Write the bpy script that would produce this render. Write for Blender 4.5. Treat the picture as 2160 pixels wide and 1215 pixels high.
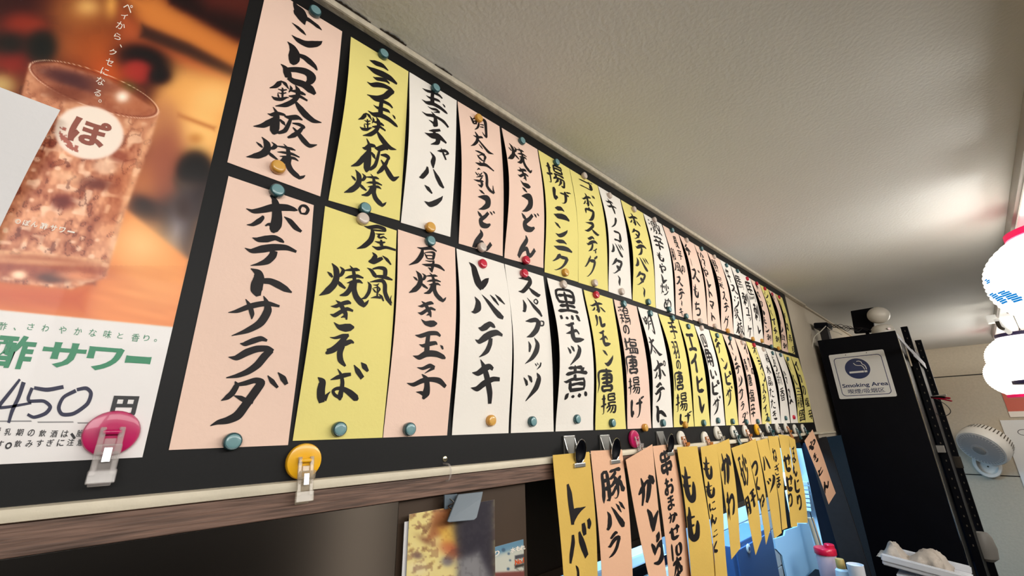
import bpy, bmesh, math, random
import numpy as np
from mathutils import Vector, Matrix

for o in list(bpy.data.objects): bpy.data.objects.remove(o)
S = bpy.context.scene
COL = S.collection
R = math.radians
HC = 1.85                      # eye height of the camera above the floor

# ------------------------------------------------------------------ camera
FPX = 892.45
CM = np.array([[0.68676, 0.02196, 0.72655], [-0.24145, 0.94968, 0.19952], [-0.68561, -0.31245, 0.6575]])
cam_d = bpy.data.cameras.new('camera'); cam = bpy.data.objects.new('camera', cam_d); COL.objects.link(cam)
def _w(r): return Vector((r[2], -r[0], -r[1]))
right, down, fwd = _w(CM[0]), _w(CM[1]), _w(CM[2])
mw = Matrix((right, -down, -fwd)).transposed().to_4x4(); mw.translation = Vector((0, 0, HC))
cam.matrix_world = mw
cam_d.sensor_width = 36; cam_d.lens = FPX / 2160 * 36; cam_d.clip_start = 0.02
S.camera = cam

# ------------------------------------------------------------------ world, lights, exposure
wd = bpy.data.worlds.new('world'); wd.use_nodes = True; S.world = wd
wd.node_tree.nodes['Background'].inputs[0].default_value = (0.9, 0.88, 0.85, 1)
wd.node_tree.nodes['Background'].inputs[1].default_value = 0.05
S.view_settings.view_transform = 'Standard'; S.view_settings.look = 'None'
S.view_settings.exposure = 0.07; S.view_settings.gamma = 1.0
S.view_settings.use_curve_mapping = False
def area(name, loc, size, energy, col, aim, sy=None, spread=180):
    l = bpy.data.lights.new(name, 'AREA'); l.energy = energy; l.color = col; l.size = size
    if sy: l.shape = 'RECTANGLE'; l.size_y = sy
    l.spread = R(spread)
    o = bpy.data.objects.new(name, l); COL.objects.link(o); o.location = loc
    o.rotation_euler = (Vector(aim) - Vector(loc)).to_track_quat('-Z', 'Y').to_euler()
    return o
area('dining_lamp', (1.0, -1.15, HC + 0.50), 2.2, 24, (1.0, 0.965, 0.91), (1.0, 0.4, HC - 0.1), 0.35)
area('dining_lamp_front', (-0.45, -1.0, HC + 0.35), 0.6, 8.5, (1.0, 0.975, 0.94), (0.1, 0.5, HC + 0.1), 0.4)
area('back_lamp', (4.0, -1.1, HC + 0.50), 0.8, 9, (1.0, 0.96, 0.90), (5.2, -0.2, HC - 0.3), 0.4)
area('kitchen_lamp', (2.0, 0.57, HC - 0.10), 0.9, 2.6, (0.36, 0.68, 1.0), (2.0, 0.58, HC - 1.0), 0.05, spread=110)
area('kitchen_lamp_far', (2.9, 1.6, HC + 0.35), 1.6, 60, (0.36, 0.68, 1.0), (2.8, 1.25, HC - 1.0), 0.6)
area('kitchen_lamp_counter', (2.6, 0.95, HC - 0.34), 1.8, 9, (0.36, 0.68, 1.0), (2.6, 1.15, HC - 1.0), 0.10, spread=150)
def bulb(name, loc, e, r, col=(1.0, 0.985, 0.94)):
    l = bpy.data.lights.new(name, 'POINT'); l.energy = e; l.shadow_soft_size = r; l.color = col
    o = bpy.data.objects.new(name, l); COL.objects.link(o); o.location = loc
bulb('bulb_near', (1.62, -0.46, HC + 0.425), 12.0, 0.09)
bulb('bulb_far', (4.05, -0.44, HC + 0.44), 7.5, 0.04)
bulb('bulb_front', (0.98, -0.58, HC + 0.36), 3.6, 0.15)

# ------------------------------------------------------------------ pixel <-> place helpers (photo frame 2160 x 1215)
def ray(u, v):
    w = CM.T @ np.array([(u - 1080) / FPX, (v - 607.5) / FPX, 1.0]); return np.array([w[2], -w[0], -w[1]])
def onY(u, v, y=0.5): r = ray(u, v); p = r * (y / r[1]); return Vector((p[0], p[1], p[2] + HC))
def onX(u, v, x): r = ray(u, v); p = r * (x / r[0]); return Vector((p[0], p[1], p[2] + HC))
def onZ(u, v, z): r = ray(u, v); p = r * ((z - HC) / r[2]); return Vector((p[0], p[1], p[2] + HC))
def proj(P):
    P = np.atleast_2d(np.asarray(P, float)); w = np.c_[-P[:, 1], -(P[:, 2] - HC), P[:, 0]]; q = w @ CM.T
    return np.c_[q[:, 0] / q[:, 2] * FPX + 1080, q[:, 1] / q[:, 2] * FPX + 607.5]

# ------------------------------------------------------------------ materials
def s2l(c): return tuple(((x / 255) / 12.92 if x / 255 <= .04045 else ((x / 255 + .055) / 1.055) ** 2.4) for x in c)
def mat(name, col, rough=.6, metal=0, noise=None, bump=None, trans=0, ior=1.45, spec=.5, emit=None, coat=0, sheen=0, alpha=1):
    """col in sRGB 0-255; noise=(scale, amount); bump=(scale, strength)"""
    m = bpy.data.materials.new(name); m.use_nodes = True; nt = m.node_tree; b = nt.nodes['Principled BSDF']
    c = (*s2l(col), 1); b.inputs['Base Color'].default_value = c
    b.inputs['Roughness'].default_value = rough; b.inputs['Metallic'].default_value = metal
    b.inputs['IOR'].default_value = ior; b.inputs['Transmission Weight'].default_value = trans
    b.inputs['Specular IOR Level'].default_value = spec; b.inputs['Coat Weight'].default_value = coat
    b.inputs['Alpha'].default_value = alpha
    tc = nt.nodes.new('ShaderNodeTexCoord')
    if noise:
        n = nt.nodes.new('ShaderNodeTexNoise'); n.inputs['Scale'].default_value = noise[0]; n.inputs['Detail'].default_value = 6
        nt.links.new(tc.outputs['Object'], n.inputs['Vector'])
        if len(noise) > 2:
            mp = nt.nodes.new('ShaderNodeMapping'); mp.inputs['Scale'].default_value = noise[2]
            nt.links.new(tc.outputs['Object'], mp.inputs['Vector']); nt.links.new(mp.outputs['Vector'], n.inputs['Vector'])
        r = nt.nodes.new('ShaderNodeMapRange'); r.inputs['From Min'].default_value = .3; r.inputs['From Max'].default_value = .7
        r.inputs['To Min'].default_value = 1 - noise[1]; r.inputs['To Max'].default_value = 1 + noise[1]
        nt.links.new(n.outputs['Fac'], r.inputs['Value'])
        mx = nt.nodes.new('ShaderNodeVectorMath'); mx.operation = 'SCALE'; mx.inputs[0].default_value = c[:3]
        nt.links.new(r.outputs['Result'], mx.inputs['Scale']); nt.links.new(mx.outputs['Vector'], b.inputs['Base Color'])
    if bump:
        n = nt.nodes.new('ShaderNodeTexNoise'); n.inputs['Scale'].default_value = bump[0]; n.inputs['Detail'].default_value = 5
        nt.links.new(tc.outputs['Object'], n.inputs['Vector'])
        if len(bump) > 2:
            mp = nt.nodes.new('ShaderNodeMapping'); mp.inputs['Scale'].default_value = bump[2]
            nt.links.new(tc.outputs['Object'], mp.inputs['Vector']); nt.links.new(mp.outputs['Vector'], n.inputs['Vector'])
        bp = nt.nodes.new('ShaderNodeBump'); bp.inputs['Strength'].default_value = bump[1]; bp.inputs['Distance'].default_value = .002
        nt.links.new(n.outputs['Fac'], bp.inputs['Height']); nt.links.new(bp.outputs['Normal'], b.inputs['Normal'])
    if emit: b.inputs['Emission Color'].default_value = (*s2l(emit[0]), 1); b.inputs['Emission Strength'].default_value = emit[1]
    return m
M = {}
M['ceiling'] = mat('ceiling_paper', (222, 222, 219), .75, bump=(150, .5), noise=(3, .03))
M['wall'] = mat('wall_plaster', (200, 188, 168), .8, bump=(120, .3), noise=(4, .05))
M['block'] = mat('wall_concrete', (190, 178, 158), .9, bump=(90, .5), noise=(60, .05))
M['floor'] = mat('floor_vinyl', (70, 60, 52), .5, noise=(4, .2))
M['board'] = mat('board_black', (13, 13, 14), .55, noise=(300, .15), spec=.3)
M['cream'] = mat('cream_moulding', (214, 204, 182), .6, noise=(40, .12, (.25, 1, 1)), bump=(60, .4))
M['caulk'] = mat('ceiling_moulding', (200, 190, 170), .85, noise=(80, .14), bump=(90, .8))
M['dust'] = mat('dust_line', (64, 56, 48), .95)
M['wood'] = mat('wood_grain', (104, 80, 68), .6, noise=(26, .55, (.7, 4, 14)), bump=(30, .3, (1, 4, 16)))
M['pink'] = mat('paper_pink', (238, 206, 188), .85, noise=(9, .02), bump=(260, .12))
M['yellow'] = mat('paper_yellow', (230, 217, 132), .85, noise=(9, .02), bump=(260, .12))
M['white'] = mat('paper_white', (237, 231, 222), .85, noise=(9, .015), bump=(260, .12))
M['gold'] = mat('paper_yellow_shaded', (212, 176, 86), .85, noise=(7, .06), bump=(200, .15))  # the yellow paper again, with the hanging strips' shade in its colour
M['peach'] = mat('paper_pink_shaded', (226, 178, 145), .85, noise=(7, .04), bump=(200, .15))  # the pink paper darkened the same way, shade put into the colour
M['ink'] = mat('brush_ink', (22, 18, 20), .55, spec=.3)
M['marker'] = mat('marker_ink', (35, 36, 66), .5)
M['teal'] = mat('plastic_teal', (52, 92, 98), .25, trans=.25, coat=.4)
M['teal_face'] = mat('plastic_teal_face', (112, 150, 154), .3, coat=.4)
M['orange'] = mat('plastic_orange', (204, 146, 56), .3, coat=.4)
M['orange_face'] = mat('plastic_orange_face', (214, 164, 80), .3, coat=.4)
M['pale'] = mat('plastic_pale', (196, 178, 166), .3, coat=.4)
M['pale_face'] = mat('plastic_pale_face', (208, 194, 182), .3, coat=.4)
M['red'] = mat('plastic_red', (186, 28, 54), .25, coat=.5)
M['red_face'] = mat('plastic_red_face', (200, 36, 62), .25, coat=.5)
M['magenta'] = mat('plastic_magenta', (184, 16, 88), .3, coat=.3)
M['yellow_plastic'] = mat('plastic_yellow', (236, 176, 26), .3, coat=.3)
M['white_plastic'] = mat('plastic_white', (226, 220, 208), .35, coat=.3)
M['clear'] = mat('plastic_clear', (206, 198, 194), .08, alpha=.27, coat=1)
M['smoke'] = mat('plastic_smoke', (186, 172, 148), .08, alpha=.36, coat=1)
M['amber'] = mat('plastic_amber', (196, 116, 40), .15, alpha=.78, coat=.6)
M['petrol'] = mat('plastic_petrol', (16, 72, 76), .15, alpha=.82, coat=.6)
M['chrome'] = mat('chrome', (190, 190, 188), .12, metal=1)
M['wainscot'] = mat('dark_wainscot', (46, 38, 32), .6, noise=(8, .2))
M['satin'] = mat('satin_metal', (196, 196, 192), .34, metal=.9)
M['gleamglow'] = mat('added_gleam_glow', (206, 198, 186), .6, emit=((214, 200, 184), 1.3))  # invented glow, out of view, only there to be mirrored in the steel
M['steel'] = mat('brushed_steel', (118, 113, 108), .2, metal=1)
M['kpaper'] = mat('board_blue_light_tint', (150, 196, 232), .6)  # blue kitchen light put into the pale sheet's colour
M['screw'] = mat('screw_metal', (190, 180, 150), .3, metal=1)
M['black'] = mat('black_paint', (6, 7, 14), .5, noise=(12, .12), spec=.12)
M['navy'] = mat('navy_panel', (16, 24, 40), .45)
M['dark'] = mat('dark_panel', (34, 32, 34), .6, noise=(60, .15))
M['brown'] = mat('brown_panel', (64, 48, 34), .6, noise=(8, .1))
M['hood'] = mat('hood_brown', (44, 34, 26), .5)
M['slate'] = mat('slate_plastic', (92, 104, 114), .4)
M['printwhite'] = mat('print_white', (226, 226, 224), .35, coat=.3)
M['printblue'] = mat('print_blue', (24, 44, 92), .35, coat=.3)
M['green'] = mat('print_green', (38, 132, 92), .4)
M['printblack'] = mat('print_black', (28, 26, 30), .4)
M['printbrown'] = mat('print_brown', (150, 84, 70), .4)
M['offwhite'] = mat('print_offwhite', (240, 228, 214), .4)
M['sheetwhite'] = mat('sheet_white', (226, 224, 224), .8, bump=(120, .1))
M['grey'] = mat('grey_plastic', (150, 146, 140), .45)
M['fan'] = mat('fan_white', (226, 222, 214), .4)
M['fangrille'] = mat('fan_grille', (176, 174, 172), .5)
M['slot'] = mat('slot_shadow', (86, 78, 66), .8)
M['fluor'] = mat('fixture_white', (236, 234, 228), .5, emit=((255, 250, 240), .35))
M['lantern'] = mat('lantern_paper', (250, 248, 244), .8, emit=((255, 247, 232), 3.2))
M['lanternblue'] = mat('lantern_blue_print', (20, 120, 190), .8, emit=((10, 120, 200), .9))
M['rim_pink'] = mat('lantern_rim_pink', (236, 8, 92), .4, emit=((240, 10, 100), .15))
M['rim_navy'] = mat('lantern_rim_navy', (50, 40, 80), .4)
M['cloth'] = mat('cloth_grey', (176, 166, 156), .95, noise=(70, .08), bump=(180, .6))
M['foam'] = mat('foam_white', (206, 208, 214), .8)
M['redlid'] = mat('lid_red', (206, 22, 60), .3, coat=.3)
M['jar'] = mat('jar_plastic', (226, 206, 222), .25, trans=.35)
M['goldcap'] = mat('cap_gold', (176, 148, 84), .45)
M['bottle'] = mat('bottle_white', (206, 226, 240), .4, trans=.1)
M['kwhite'] = mat('kitchen_white', (214, 226, 236), .55)
M['kblue'] = mat('kitchen_blue', (62, 92, 140), .5)
M['khandle'] = mat('wooden_handle', (196, 170, 140), .6)
M['redprint'] = mat('print_red', (206, 98, 76), .5)
M['wire'] = mat('wire_black', (22, 20, 20), .5)
M['wirewhite'] = mat('wire_white', (200, 194, 180), .5)
M['skyblue'] = mat('print_sky', (110, 150, 176), .5)
M['printorange'] = mat('print_orange', (206, 84, 40), .5)

# ------------------------------------------------------------------ mesh helpers
def link(o, parent=None):
    COL.objects.link(o)
    if parent: o.parent = parent
    return o
def tag(o, label, cat=None, group=None):
    o['label'] = label
    if cat: o['category'] = cat
    if group: o['group'] = group
    return o
def thing(name, label, cat, loc=(0, 0, 0), group=None):
    o = bpy.data.objects.new(name, None); o.empty_display_size = .01; link(o); o.location = loc
    return tag(o, label, cat, group)
def structure(o): o['kind'] = 'structure'; return o
def mk(name, vs, fs, m, parent=None, smooth=False, loc=None):
    me = bpy.data.meshes.new(name); me.from_pydata([tuple(v) for v in vs], [], fs); me.update()
    me.materials.append(m)
    if smooth: me.polygons.foreach_set('use_smooth', [True] * len(me.polygons))
    o = bpy.data.objects.new(name, me)
    if loc is not None: o.location = loc
    link(o, parent)
    if parent is not None and loc is None: o.location = -parent_world(parent)      # vertices were given in world space
    return o
def parent_world(p):
    v = Vector(p.location)
    while p.parent: p = p.parent; v += Vector(p.location)
    return v
def frombm(name, bm, m, parent=None, smooth=False, loc=None):
    me = bpy.data.meshes.new(name); bmesh.ops.recalc_face_normals(bm, faces=bm.faces); bm.to_mesh(me); bm.free(); me.materials.append(m)
    if smooth:
        me.polygons.foreach_set('use_smooth', [True] * len(me.polygons))
        try: me.set_sharp_from_angle(angle=R(40))
        except Exception: pass
    o = bpy.data.objects.new(name, me)
    if loc is not None: o.location = loc
    link(o, parent)
    if parent is not None and loc is None: o.location = -parent_world(parent)
    return o
def bbox_bm(bm, a, b, bev=0, rot=None, piv=None):
    a, b = Vector(a), Vector(b); c = (a + b) / 2; s = b - a
    r = bmesh.ops.create_cube(bm, size=1); vs = r['verts']
    bmesh.ops.scale(bm, vec=s, verts=vs); 
    if bev:
        es = list({e for v in vs for e in v.link_edges}); g = bmesh.ops.bevel(bm, geom=es, offset=bev, segments=2, affect='EDGES', profile=.6)
        vs = list({v for f in g['faces'] for v in f.verts} | {v for v in vs if v.is_valid})
    if rot is not None: bmesh.ops.rotate(bm, cent=(0, 0, 0), matrix=rot, verts=vs)
    bmesh.ops.translate(bm, vec=c, verts=vs)
    return vs
def box(name, a, b, m, parent=None, bev=0, smooth=False, rot=None):
    bm = bmesh.new(); bbox_bm(bm, a, b, bev, rot); return frombm(name, bm, m, parent, smooth)
def lathe_bm(bm, prof, loc, axis, seg=24, jitter=None):
    """prof: (radius, height) list along axis"""
    q = Vector((0, 0, 1)).rotation_difference(Vector(axis).normalized()); rows = []
    for r, h in prof:
        row = []
        for i in range(seg):
            a = 2 * math.pi * i / seg; row.append(bm.verts.new(Vector(loc) + q @ Vector((r * math.cos(a), r * math.sin(a), h))))
        rows.append(row)
    for k in range(len(rows) - 1):
        for i in range(seg):
            j = (i + 1) % seg; bm.faces.new((rows[k][i], rows[k][j], rows[k + 1][j], rows[k + 1][i]))
    bm.faces.new(rows[0][::-1]); bm.faces.new(rows[-1])
def lathe(name, prof, loc, axis, m, parent=None, seg=24):
    bm = bmesh.new(); lathe_bm(bm, prof, loc, axis, seg); return frombm(name, bm, m, parent, True)
def tube(name, pts, r, m, parent=None, seg=7, closed=False):
    """round wire along world points"""
    P = [Vector(p) for p in pts]; Q = []
    n = len(P)
    for i in range(n - 1):
        p0 = P[max(i - 1, 0)]; p1 = P[i]; p2 = P[i + 1]; p3 = P[min(i + 2, n - 1)]
        for k in range(5):
            t = k / 5; Q.append(0.5 * ((2 * p1) + (p2 - p0) * t + (2 * p0 - 5 * p1 + 4 * p2 - p3) * t * t + (3 * p1 - p0 - 3 * p2 + p3) * t ** 3))
    Q.append(P[-1]); bm = bmesh.new(); rows = []; up = Vector((0.3, .2, 1)).normalized()
    for i, p in enumerate(Q):
        t = (Q[min(i + 1, len(Q) - 1)] - Q[max(i - 1, 0)]).normalized(); a = t.cross(up)
        if a.length < 1e-3: a = t.cross(Vector((1, 0, 0)))
        a.normalize(); b = t.cross(a).normalized(); up = b if b.dot(up) > 0 else -b
        rows.append([bm.verts.new(p + (a * math.cos(2 * math.pi * j / seg) + b * math.sin(2 * math.pi * j / seg)) * r) for j in range(seg)])
    for k in range(len(rows) - 1):
        for j in range(seg): bm.faces.new((rows[k][j], rows[k][(j + 1) % seg], rows[k + 1][(j + 1) % seg], rows[k + 1][j]))
    bm.faces.new(rows[0]); bm.faces.new(rows[-1][::-1])
    return frombm(name, bm, m, parent, True)
def prism(name, pts, n, th, m, parent=None, bev=0):
    """flat outline (world points) given thickness th along -n"""
    n = Vector(n).normalized(); bm = bmesh.new(); a = [bm.verts.new(Vector(p)) for p in pts]; b = [bm.verts.new(Vector(p) - n * th) for p in pts]
    bm.faces.new(a); bm.faces.new(b[::-1])
    for i in range(len(a)): j = (i + 1) % len(a); bm.faces.new((a[i], b[i], b[j], a[j]))
    if bev: bmesh.ops.bevel(bm, geom=list(bm.edges), offset=bev, segments=1, affect='EDGES')
    return frombm(name, bm, m, parent)

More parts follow.
